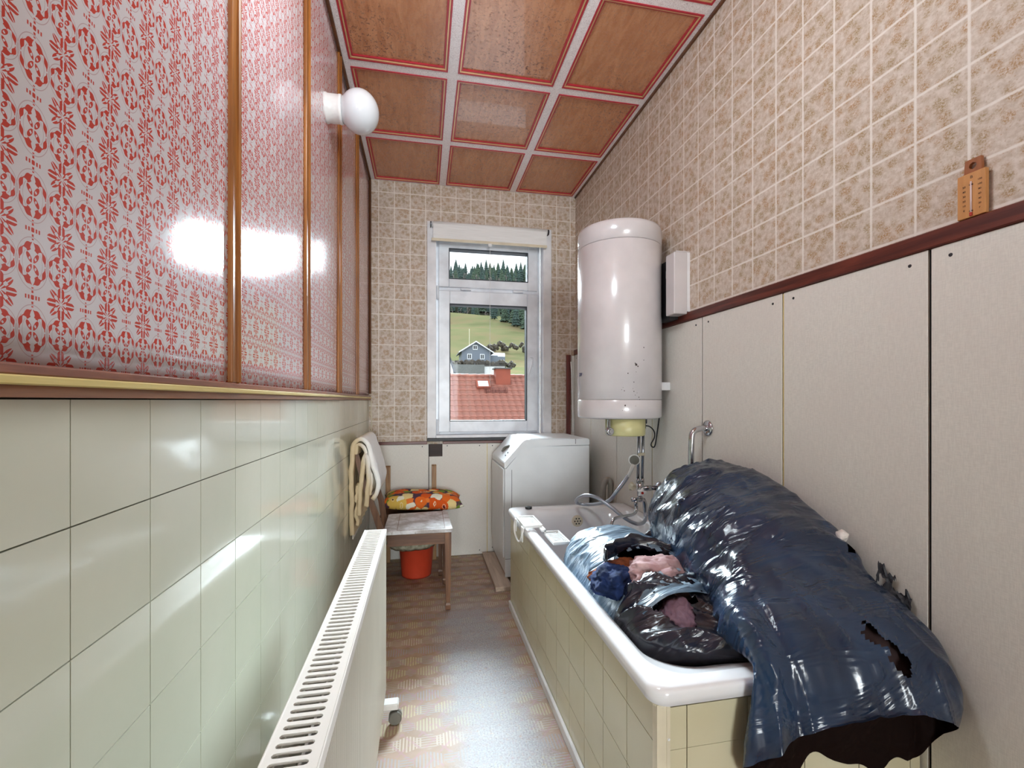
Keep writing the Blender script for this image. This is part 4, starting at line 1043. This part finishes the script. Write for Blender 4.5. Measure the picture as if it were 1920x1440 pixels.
def bagmesh(keys, per, disp, holes=(), amp=1, capfirst=True):
    rings = catmull_rings(keys, per); n = len(rings[0]); m = len(rings)
    P = [[None]*n for _ in range(m)]
    for i in range(m):
        for j in range(n):
            a = rings[max(i-1, 0)][j]; b_ = rings[min(i+1, m-1)][j]; c_ = rings[i][(j+1) % n]; d_ = rings[i][j-1]
            nr = (b_-a).cross(c_-d_)
            nr = nr.normalized() if nr.length > 1e-9 else Vector((0, 0, 0))
            P[i][j] = rings[i][j]+nr*(-disp(rings[i][j], i/(m-1), j/n)*amp)
    bm = B(); V_ = [[bm.verts.new(p) for p in r] for r in P]
    for i in range(m-1):
        for j in range(n):
            c_ = (P[i][j]+P[i+1][(j+1) % n])/2
            skip = False
            for (hc_, hr) in holes:
                dd = (c_-Vector(hc_)); e = sqrt(sum((dd[t]/hr[t])**2 for t in range(3)))
                if e < 1+.55*noise.noise(c_*22)+.35*noise.noise(c_*60): skip = True
            if not skip: bm.faces.new((V_[i][j], V_[i][(j+1) % n], V_[i+1][(j+1) % n], V_[i+1][j]))
    if capfirst:
        c_ = bm.verts.new(sum(P[0], Vector())/n)
        for j in range(n): bm.faces.new((V_[0][(j+1) % n], V_[0][j], c_))
    lone = [v for v in bm.verts if not v.link_faces]; bmesh.ops.delete(bm, geom=lone, context='VERTS')
    return bm
NB = 240
keys = [ringpts(1.772, 1.06, 1.12, .72, .80, 0, NB), ringpts(1.762, 1.00, 1.175, .63, .87, .02, NB), ringpts(1.73, .95, 1.195, .53, .915, .05, NB), ringpts(1.66, .895, 1.195, .44, .945, .09, NB),
        ringpts(1.5, .845, 1.195, .36, .955, .11, NB), ringpts(1.3, .81, 1.195, .36, .915, .12, NB), ringpts(1.12, .785, 1.195, .42, .835, .11, NB),
        ringpts(1.0, .75, 1.195, .52, .755, .09, NB), ringpts(.93, .72, 1.195, .580, .705, .07, NB, -.01)]
def flap(zf, zb, yf, yb, xl, xr, sc=0):
    out = []
    for k in range(NB):
        a = 2*pi*k/NB; c_, s_ = cos(a), sin(a)
        x = (xl+xr)/2+(xr-xl)/2*math.copysign(abs(c_)**.75, c_)
        t = (1-c_)/2      # 0 right, 1 left
        s2 = math.copysign(abs(s_)**.7, s_)
        front = s2 > 0
        z = (zf(t) if front else zb(t))*abs(s2)+(zf(t)*.5+zb(t)*.5)*(1-abs(s2))
        y = (yf(t) if front else yb)*abs(s2)+(yf(t)*.4+yb*.6)*(1-abs(s2))
        out.append(Vector((x, y, z)))
    return out
keys += [flap(lambda t: .655-.02*t, lambda t: .583, lambda t: .845+.01*t, .884, .705, 1.192),
         flap(lambda t: .59-.03*t, lambda t: .545, lambda t: .795+.045*t, .872, .692, 1.188),
         flap(lambda t: .555-.06*t, lambda t: .44, lambda t: .765+.075*t, .868, .686, 1.178),
         flap(lambda t: .528-.074*t+.03*sin(pi*t)**2, lambda t: .335+.065*math.exp(-((t-.55)/.09)**2)+.012*cos(t*31), lambda t: .742+.10*t, .872, .680, 1.155)]
def disp_big(p, s, t):
    d = crease(p)
    soft = .018*noise.noise(p*4.5)+.010*noise.noise(p*9+Vector((4, 2, 1)))
    k = min(1, s*9)
    near_wall = min(1, max(0, (1.196-p.x)/.05)); low = 1 if p.z > .60 or p.y < .86 else .35
    d2 = (d+soft)*k*near_wall*low
    # long fold from shoulder to the hem (left edge of the hanging part)
    if p.y < 1.25 and p.z > .4:
        fx = .735+.12*max(0, p.y-.88)
        d2 += .020*math.exp(-((p.x-fx)/.018)**2)*max(0, near_wall)-.012*math.exp(-((p.x-fx-.05)/.02)**2)
    if p.y < .9: d2 *= .75; d2 = max(d2, -.02)
    return d2
big = thing('bin_liner_bag', 'large shiny navy bin liner full of laundry hanging over the near end of the bathtub', 'bag', (1.0, 1.4, .4))
hol = [((.985, .83, .708), (.013, .06, .024)), ((1.005, .81, .668), (.024, .06, .030)), ((1.032, .80, .620), (.022, .06, .034)), ((1.15, 1.02, .785), (.018, .03, .02))]
o = obj('liner', bagmesh(keys, 14, disp_big, hol), 'bag_blue', big, smooth=True, recalc=False)
kin = []
for r in keys[4:11]:
    c_ = sum(r, Vector())/len(r); kin.append([p+(c_-p)*.42 if abs(p.y-c_.y) < .02 and p.y > .9 else Vector((c_.x+(p.x-c_.x)*.72, c_.y+(p.y-c_.y)*.3, c_.z+(p.z-c_.z)*.6)) for p in r])
o = obj('dark_lining', bagmesh([[q_ for q_ in r[::3]] for r in kin], 6, lambda p, s, t: .012*noise.noise(p*12), (), 1, True), 'lining', big, smooth=True, recalc=False, label='dark brown inner bag showing through the tears')
def ragged(u, v):
    p = Vector((1.195-.012*u, .905+.115*v, .775-.125*v-.08*(1-u)+.015))
    return p
q = B()
def scrapf(u, v):
    y = 1.0-.085*v; z = .70-.065*v+.065*u+.012*noise.noise(Vector((v*9, u*2, 0)))*u*2
    return Vector((1.190-.012*(1-u)+.006*noise.noise(Vector((u*6, v*6, 2))), y, z))
q = grid(scrapf, 14, 30)
kill = [f_ for f_ in q.faces if noise.noise(f_.calc_center_median()*45) > .28 and f_.calc_center_median().z > .70]
bmesh.ops.delete(q, geom=kill, context='FACES'); obj('torn_scrap', q, 'scrap', big, recalc=False, label='ragged dark grey scrap of torn liner against the wall')
q = B(); bmesh.ops.create_icosphere(q, subdivisions=3, radius=.016, matrix=Matrix.Translation((1.155, 1.075, .812)))
for v in q.verts: v.co += Vector((1, 1, 1))*.008*noise.noise(v.co*60)
tag(obj('tissue', q, 'tissue', loc=(1.155, 1.075, .80)), 'crumpled white tissue scrap on top of the navy bag', 'tissue')
# black fold at the bag's far end
def bf(u, v):
    return Vector((.938+.125*v+.10*u+.008*sin(v*9), 1.80-.02*sin(pi*u), .60+.21*v+.03*u+.01*noise.noise(Vector((u*5, v*5, 0)))))
o = obj('rear_fold', grid(bf, 16, 16), 'bag_dark', big, smooth=True, recalc=False, label='black rear fold of the liner'); s_ = o.modifiers.new('t', 'SOLIDIFY'); s_.thickness = .02

# second, open bag lying in the tub
NB2 = 160
def r2(Y, L, R_, Bz, Tz, sk=0, ty=0): return ringpts(Y, L, R_, Bz, Tz, sk, NB2, ty, 2)
k2 = [r2(1.985, .72, .84, .40, .50), r2(1.96, .65, .92, .32, .60), r2(1.88, .595, .96, .24, .640), r2(1.78, .570, .97, .21, .668), r2(1.66, .560, .96, .2, .680), r2(1.52, .556, .96, .2, .682),
      r2(1.38, .556, .95, .22, .675), r2(1.26, .556, .94, .26, .665), r2(1.16, .556, .92, .3, .655)]
op = [((.70, 1.35, .67), (.14, .125, .10))]
def disp2(p, s, t): return (crease(p, 1.3)*.55+.010*noise.noise(p*7))*min(1, s*6)*(1 if p.z > .5 else .2)
ob = thing('open_bin_liner', 'pale translucent blue bin liner torn open in the middle of the bathtub', 'bag', (.78, 1.6, .2))
obj('liner', bagmesh(k2, 14, disp2, op), 'bag_light', ob, smooth=True, recalc=False)
def rim(u, v):   # curled torn rim over the clothes
    a = pi*.12+pi*.74*v
    return Vector((.72+.145*cos(a)*(1+.05*sin(v*30)), 1.36+(.115+.03*u)*sin(a)*1.05, .675+.045*sin(pi*u)+.012*noise.noise(Vector((v*9, u*3, 0)))-.03*abs(cos(a))))
o = obj('torn_rim', grid(rim, 8, 60), 'bag_dark', ob, smooth=True, recalc=False, label='dark curled rim of the tear'); s_ = o.modifiers.new('t', 'SOLIDIFY'); s_.thickness = .002
# black bag nearest the viewer, tapering to a twisted end
k3 = [r2(1.31, .66, .86, .45, .56), r2(1.30, .60, .92, .42, .63), r2(1.28, .562, .93, .36, .665, .03), r2(1.24, .552, .92, .36, .665, .04), r2(1.19, .552, .90, .42, .640, .05), r2(1.11, .565, .90, .46, .618, .06), r2(1.05, .63, .92, .51, .602, .05), r2(1.0, .73, .95, .54, .592, .02), r2(.975, .84, .95, .556, .583)]
def disp3(p, s, t):
    f_ = noise.noise(Vector(((p.x+p.y*.9)*14, (p.x-p.y)*3, p.z*4)))
    return ((1-abs(f_))**4*.022-.008+crease(p, 1.2)*.6)*min(1, s*5)*min(1, (1-s)*5+.1)*(1 if p.z > .56 else .15)
db = thing('black_bin_liner', 'black bin liner with a mauve garment showing, against the near left rim of the bathtub', 'bag', (.75, 1.2, .4))
op3 = [((.69, 1.15, .65), (.05, .075, .06))]
obj('liner', bagmesh(k3, 12, disp3, op3), 'bag_dark', db, smooth=True, recalc=False)
def lump(name, c, r, mat, label, cat, seed=0, parent=None, squash=(1, 1, 1), amp=.25, rot=0):
    q = B(); bmesh.ops.create_icosphere(q, subdivisions=5, radius=1)
    for v in q.verts:
        p = v.co.copy(); d = 1+amp*noise.noise(p*1.6+Vector((seed, 0, 0)))+amp*.5*((1-abs(noise.noise(p*3.2+Vector((0, seed, 0)))))**3-.4)+amp*.2*(1-abs(noise.noise(Vector((p.x*9, p.y*4, p.z*9+seed)))))**4
        p = Vector((p.x*squash[0], p.y*squash[1], p.z*squash[2]))*d*r
        v.co = Matrix.Rotation(rot, 3, 'Z') @ p + Vector(c)
    o = obj(name, q, mat, parent, smooth=True, loc=None if parent else (c[0], c[1], c[2]-r*squash[2]))
    if parent is None: tag(o, label, cat)
    return o
lump('navy_garment', (.600, 1.375, .612), .082, 'navy_cloth', 'dark navy knitted garment spilling from the open bag onto the left rim', 'clothing', 2, None, (.75, 1.15, .55), .3, -.5)
lump('pink_garment', (.745, 1.345, .62), .105, 'pink_cloth', 'dusty pink garment lying in the open bag', 'clothing', 5, None, (1, .9, .55), .35, .4)
lump('brown_garment', (.66, 1.44, .60), .08, 'brown_cloth', 'brown and orange garment at the back of the tear in the open bag', 'clothing', 8, None, (1.2, .7, .6), .3)
lump('mauve_garment', (.70, 1.16, .585), .066, 'mauve_cloth', 'mauve garment showing through the opening of the black bag', 'clothing', 11, None, (.8, 1.4, .7), .25, -.3)

# ---------------------------------------------------------------- outside the window
def hillz(x, y):
    ks = [(20, -6), (60, 3.2), (100, 8.5), (112, 9.6), (125, 12), (150, 18), (220, 38), (320, 62), (400, 98), (460, 122), (600, 150)]
    z = ks[0][1]
    for (a, za), (b_, zb_) in zip(ks, ks[1:]):
        if y >= a: z = za+(zb_-za)*min(1, (y-a)/(b_-a))
    return z+max(0, y-130)*.012*noise.noise(Vector((x*.02, y*.02, 0)))*3
struct('terrain', grid(lambda u, v: Vector((-160+420*v, 20+560*u, hillz(-160+420*v, 20+560*u))), 90, 60), 'grass', smooth=True)['label'] = 'green hillside rising behind the houses'
def conifer_bm(h, seed, w_):
    q = B(); rn = random.Random(seed); L_ = 9
    for k in range(L_):
        z0 = h*(.08+.86*k/L_); z1 = min(h, z0+h*.22); r = w_*(1-k/L_)**.85*(.85+.3*rn.random())+.15
        c_ = q.verts.new((0, 0, z1)); n = 12; ph = rn.random()*6
        vs = [q.verts.new((r*(1+.28*(-1)**j)*cos(ph+2*pi*j/n), r*(1+.28*(-1)**j)*sin(ph+2*pi*j/n), z0-(.35 if j % 2 == 0 else 0)*r*.5)) for j in range(n)]
        for j in range(n): q.faces.new((vs[j], vs[(j+1) % n], c_))
        q.faces.new(vs[::-1])
    return q
def bare_bm(h, seed):
    q = B(); rn = random.Random(seed)
    def br(p, d, l, r, lv):
        e = p+d*l; tube(q, [p, (p+e)/2+Vector((rn.uniform(-.1, .1), rn.uniform(-.1, .1), 0))*l*.3, e], [r, r*.8, r*.5], 4, cap=False)
        if lv:
            for _ in range(4 if lv > 1 else 5):
                t = rn.uniform(.35, 1); dd = (d+Vector((rn.uniform(-1, 1), rn.uniform(-1, 1), rn.uniform(0, .7)))*.75).normalized(); br(p+d*l*t, dd, l*rn.uniform(.38, .55), r*.5, lv-1)
    br(Vector((0, 0, 0)), Vector((0, 0, 1)), h*.6, h*.024, 3); return q
def tree_proto(kind, h, seed, w_=3):
    o = D.objects.new('spruce' if kind == 'c' else 'bare_tree', None); link(o); ORG[o.name] = Vector((0, 0, 0)); o['category'] = 'tree'
    if kind == 'c':
        obj('crown', conifer_bm(h, seed, w_), 'conifer' if seed % 2 else 'conifer_b', o); obj('trunk', tube(B(), [(0, 0, -.5), (0, 0, h*.5)], [.35, .15], 6), 'bare_wood', o)
    else: obj('branches', bare_bm(h, seed), 'bare_wood', o)
    return o
def dup(r_):
    c_ = r_.copy(); link(c_)
    for k in r_.children: d_ = k.copy(); link(d_); d_.parent = c_
    return c_
protos = [tree_proto('c', 24, 1, 4.2), tree_proto('c', 22, 2, 4.6), tree_proto('c', 25, 3, 3.8)]; bares = [tree_proto('b', 17, 4), tree_proto('b', 15, 6)]
rn = random.Random(5); used = set(); spots = []
for row, (Y_, nrow, kk) in enumerate(((322, 26, 'm'), (336, 26, 'm'), (352, 26, 'b'), (370, 28, 'm'), (388, 30, 'b'), (405, 30, 'm'), (424, 32, 'c'), (445, 32, 'm'), (464, 32, 'c'))):
    for k in range(nrow):
        x = (.02+.275*(k+rn.uniform(.1, .9))/nrow)*Y_; kind = 'b' if (kk == 'b' and rn.random() < .7) or (kk == 'm' and rn.random() < .42) else 'c'
        s_ = rn.uniform(.62, 1.0)*(.6 if row < 2 else 1)
        spots.append((x, Y_+rn.uniform(-5, 5), s_, kind, 'trees of the wood on the hilltop', 'dark spruce in the wood along the hilltop' if kind == 'c' else 'bare leafless tree in the wood along the hilltop'))
for (x, y, s_) in ((46, 228, .6), (50, 212, .5), (53, 240, .7), (44, 240, .6), (56, 222, .6), (49, 230, .65), (44, 215, .55), (48, 220, .62), (41.5, 232, .5), (52, 225, .6), (47, 208, .45), (55, 232, .62), (38, 245, .45), (50, 240, .6)):
    spots.append((x, y, s_, 'c', 'spruces at the right edge of the meadow', 'dark spruce in the clump at the right edge of the meadow'))
for (x, y, s_, kind, grp, lab) in spots:
    if kind == 'c': pi_ = rn.randrange(3); base_ = protos[pi_]; key = ('c', pi_)
    else: pi_ = rn.randrange(2); base_ = bares[pi_]; key = ('b', pi_)
    o = base_ if key not in used else dup(base_); used.add(key)
    o.location = (x, y, hillz(x, y)-.3); o.scale = (s_, s_, s_); o.rotation_euler.z = rn.uniform(0, 6); o['label'] = lab; o['group'] = grp+(' (bare)' if kind == 'b' else '')
for i, p_ in enumerate(protos+bares):
    if (('c', i) if i < 3 else ('b', i-3)) not in used:
        for k in list(p_.children): D.objects.remove(k)
        D.objects.remove(p_)

# red tiled roof below the window
rf = thing('tiled_roof', 'red tiled roof of the neighbouring house just outside the window', 'roof', (2.5, 18, -2))
pitch_ = radians(35); ridge = Vector((0, 18, 2.14)); dn = Vector((0, -cos(pitch_), -sin(pitch_))); up_ = Vector((0, -sin(pitch_), cos(pitch_)))
q = B(); vs = [q.verts.new(v) for v in (Vector((-4, 18, 2.1)), Vector((9, 18, 2.1)), Vector((9, 18, 2.1))+dn*6, Vector((-4, 18, 2.1))+dn*6, Vector((9, 18, 2.1))+Vector((0, cos(pitch_), -sin(pitch_)))*6, Vector((-4, 18, 2.1))+Vector((0, cos(pitch_), -sin(pitch_)))*6)]
q.faces.new(vs[:4]); q.faces.new((vs[0], vs[1], vs[4], vs[5])); obj('roof_deck', q, 'slate', rf)
tme = D.meshes.new('roof_tile'); q = B()
prism(q, [(0, 0), (.075, .022), (.125, .026), (.235, .006), (.246, .0), (.246, -.012), (0, -.012)], 1, -.36, 0); bmesh.ops.recalc_face_normals(q, faces=q.faces[:]); q.to_mesh(tme); q.free(); tme.materials.append(M['roof_tile'])
for r_ in range(12):
    for k in range(22):
        x = .35+k*.248+(.124 if r_ % 2 else 0)*0; s_ = .02+.335*(r_+1)
        p_ = Vector((x, 18, 2.14))+dn*s_
        if 2.70 < x+.12 < 3.34 and False: continue
        o = D.objects.new('tile', tme); link(o); o.parent = rf
        m_ = Matrix(((1, 0, 0), (0, cos(pitch_+.05), -sin(pitch_+.05)), (0, sin(pitch_+.05), cos(pitch_+.05))))
        # local +y runs up the slope, local z off it
        o.matrix_local = Matrix.Translation(p_-ORG[rf.name]+up_*.03) @ Matrix.Rotation(pitch_-.05, 4, 'X') @ Matrix.Translation((0, .36, 0))
q = B()
for k in range(18): tube(q, [(.2+k*.31, 18, 2.155), (.2+k*.31+.33, 18, 2.165)], [.085, .095], 8)
obj('ridge_tiles', q, 'roof_tile', rf)
chm = thing('chimney', 'square red rendered chimney with a flat grey cap on the roof', 'chimney', (3.06, 17.7, 1.5))
obj('stack', bx(2.78, 3.35, 17.43, 18.0, 1.5, 2.42), 'chimney', chm); obj('cap', bx(2.72, 3.41, 17.36, 18.07, 2.42, 2.47), 'slate', chm); obj('flashing', bx(2.71, 3.42, 17.38, 17.9, 1.5, 1.80), 'roof_tile', chm)
sk = thing('skylight', 'small white roof window on the tiled roof', 'skylight', (2.25, 17.3, 1.7))
b = B(); c_ = Vector((2.27, 18, 2.14))+dn*.70
for a_ in ((-.26, .26, -.26, -.2), (-.26, .26, .2, .26), (-.26, -.2, -.2, .2), (.2, .26, -.2, .2)):
    q0 = B(); 
    box(b, a_[0], a_[1], a_[2], a_[3], 0, .09)
RM = Matrix.Translation(c_+up_*.05) @ Matrix.Rotation(pitch_, 4, 'X'); b.transform(RM); obj('frame', b, 'chimney', sk)
b = box(B(), -.2, .2, -.2, .2, .05, .075); b.transform(RM); obj('pane', b, 'house_white', sk)
sg = thing('snow_guard', 'brown metal snow guard grate on the roof below the chimney', 'grate', (2.7, 17.05, 1.45))
q = B()
for h_ in (0, .07, .14): tube(q, [(2.27, 17.0, 1.52+h_), (3.16, 17.0, 1.52+h_)], .012, 6)
for k in range(13): tube(q, [(2.28+k*.0725, 17.0, 1.50), (2.28+k*.0725, 17.0, 1.67)], .007, 5)
o = obj('bars', q, 'rail_dark', sg); o['kind'] = 'stuff'
for x in (2.35, 2.7, 3.05): obj('bracket', tube(B(), [(x, 17.0, 1.62), (x, 17.03, 1.5), (x, 17.0, 1.44)], .013, 5), 'rail_dark', sg)

# grey gabled house
hs = thing('gabled_house', 'blue grey gabled house with white trim at the foot of the hill', 'house', (12.6, 113, 9))
hx0, hx1, hz0, hze, hzp, hyf = 9.2, 16.2, 8.5, 13.3, 15.45, 110
b = B(); prism(b, [(hx0, hz0), (hx1, hz0), (hx1, hze), ((hx0+hx1)/2-.1, hzp-.15), (hx0, hze)], 1, hyf, hyf+9); obj('walls', b, 'house_grey', hs)
mx_ = (hx0+hx1)/2-.1
b = B()
for (xa, za, xb, zb_) in ((hx0-.7, hze-.35, mx_, hzp+.1), (hx1+.7, hze-.35, mx_, hzp+.1)):
    prism(b, [(xa, za), (xb, zb_), (xb, zb_-.28), (xa, za-.28)], 1, hyf-.5, hyf+9.4)
obj('roof', b, 'house_roof', hs)
b = B()
for (xa, za, xb, zb_) in ((hx0-.75, hze-.33, mx_, hzp+.16), (hx1+.75, hze-.33, mx_, hzp+.16)): prism(b, [(xa, za), (xb, zb_), (xb, zb_-.32), (xa, za-.32)], 1, hyf-.7, hyf-.5)
obj('barge_board', b, 'house_white', hs, label='white barge boards')
for (xa, xb, za, zb_) in ((10.5, 11.6, 11.2, 12.5), (13.6, 14.7, 11.2, 12.5), (11.85, 13.0, 13.5, 14.6)):
    b = B(); frame(b, xa, xb, za, zb_, .17, hyf-.12, hyf-.01, 0); box(b, (xa+xb)/2-.05, (xa+xb)/2+.05, hyf-.1, hyf-.01, za+.1, zb_-.1); f_ = obj('window', b, 'house_white', hs)
    obj('pane', bx(xa+.15, xb-.15, hyf-.06, hyf-.005, za+.15, zb_-.15), 'dark_pane', f_)
obj('shed_annex', bx(16.4, 18.3, 112, 118, 8.5, 12.4), 'house_grey', hs)
o = thing('greenhouse', 'white plastic greenhouse tunnel behind the gabled house', 'greenhouse', (18.4, 121, 12))
q = B(); lathe(q, [(1.1, 0), (1.1, 4.2)], (0, 0, 0), 0, 14, pi); q.transform(Matrix.Translation((17.4, 121, 12.9)) @ Matrix.Rotation(-pi/2*0, 4, 'X')); q.transform(Matrix.Identity(4)); obj('cover', q, 'house_white', o)
b = bx(17.4, 21.6, 120, 122, 11.6, 12.9); obj('base_wall', b, 'house_grey', o)
# hedge and fence in front, wall, white building, dark roof, car, pole
q = B(); r_ = random.Random(2)
for k in range(90): bmesh.ops.create_icosphere(q, subdivisions=1, radius=r_.uniform(.35, .8), matrix=Matrix.Translation((r_.uniform(5.5, 21), r_.uniform(104, 107), 9.3+r_.uniform(-.3, .9))))
o = tag(obj('hedge', q, 'hedge'), 'brown winter hedge in front of the gabled house', 'hedge', kind='stuff')
fn = thing('picket_fence', 'dark picket fence in front of the gabled house', 'fence', (13, 101, 8.6))
b = B(); box(b, 9, 18, 101, 101.05, 9.1, 9.2); box(b, 9, 18, 101, 101.05, 9.7, 9.8); obj('rails', b, 'slate', fn)
for k in range(31): obj('picket', bx(9+k*.3, 9.1+k*.3, 100.95, 101, 8.7, 10.0), 'slate', fn)
o = tag(obj('retaining_wall', bx(3, 9.3, 69.5, 70, 3.5, 6.7), 'asphalt', loc=(6, 69.7, 3.5)), 'grey retaining wall beyond the roof ridge', 'wall')
o = thing('white_building', 'small white flat building seen left of the chimney', 'building', (10.3, 70, 4)); obj('walls', bx(9.25, 12.6, 70, 74, 3.5, 6.5), 'house_white', o); obj('roof_slab', bx(9.15, 12.7, 69.9, 74.1, 6.5, 6.62), 'slate', o); obj('vent', bx(10.95, 11.3, 69.95, 70, 5.9, 6.2), 'dark_pane', o)
o = thing('dark_roofed_shed', 'corner of a shed with a steep dark roof at the left window edge', 'shed', (3.6, 60, 3)); b = B(); prism(b, [(1.0, 3.2), (3.9, 3.2), (3.9, 5.3), (3.3, 7.0), (1.0, 7.0)], 1, 60, 64); obj('walls', b, 'house_white', o)
b = B(); prism(b, [(4.3, 4.85), (3.25, 7.6), (2.95, 7.6), (4.0, 4.85)], 1, 59.8, 64.2); obj('roof', b, 'house_roof', o)
cr = thing('parked_car', 'white parked car showing above the roof ridge', 'car', (4.2, 56, 2.9))
b = B(); prism(b, [(2.6, 3.2), (6.2, 3.2), (6.2, 3.75), (5.6, 3.95), (4.9, 4.45), (3.2, 4.5), (2.6, 4.0)], 1, 55, 56.7); bmesh.ops.bevel(b, geom=b.edges[:], offset=.08, segments=2, affect='EDGES'); obj('body', b, 'car_white', cr)
b = B()
for a_, c__ in ((3.0, 3.7), (3.8, 4.5), (4.6, 5.1)): prism(b, [(a_, 4.0), (c__+.1, 4.0), (c__-.02, 4.35), (a_+.05, 4.38)], 1, 54.97, 55.05)
obj('windows', b, 'dark_pane', cr)
for x in (3.2, 5.4): q = B(); lathe(q, [(0, 0), (.33, 0), (.33, .2), (0, .2)], (x, 54.95, 3.15), 1, 16); obj('wheel', q, 'black', cr)
o = obj('flag_pole', tube(B(), [(12.5, 125, 11.5), (12.5, 125, 20.9)], .08, 6), 'cream_plastic', loc=(12.5, 125, 11.5)); tag(o, 'thin pale pole standing behind the gabled house', 'pole')
q = B(); r_ = random.Random(9)
for k in range(60): bmesh.ops.create_icosphere(q, subdivisions=1, radius=r_.uniform(.5, 1.1), matrix=Matrix.Translation((r_.uniform(20, 33), r_.uniform(138, 158), hillz(25, 148)+r_.uniform(-.4, 1.2))))
tag(obj('shrubbery', q, 'hedge'), 'brown scrub on the meadow behind the gabled house', 'shrubbery', kind='stuff')
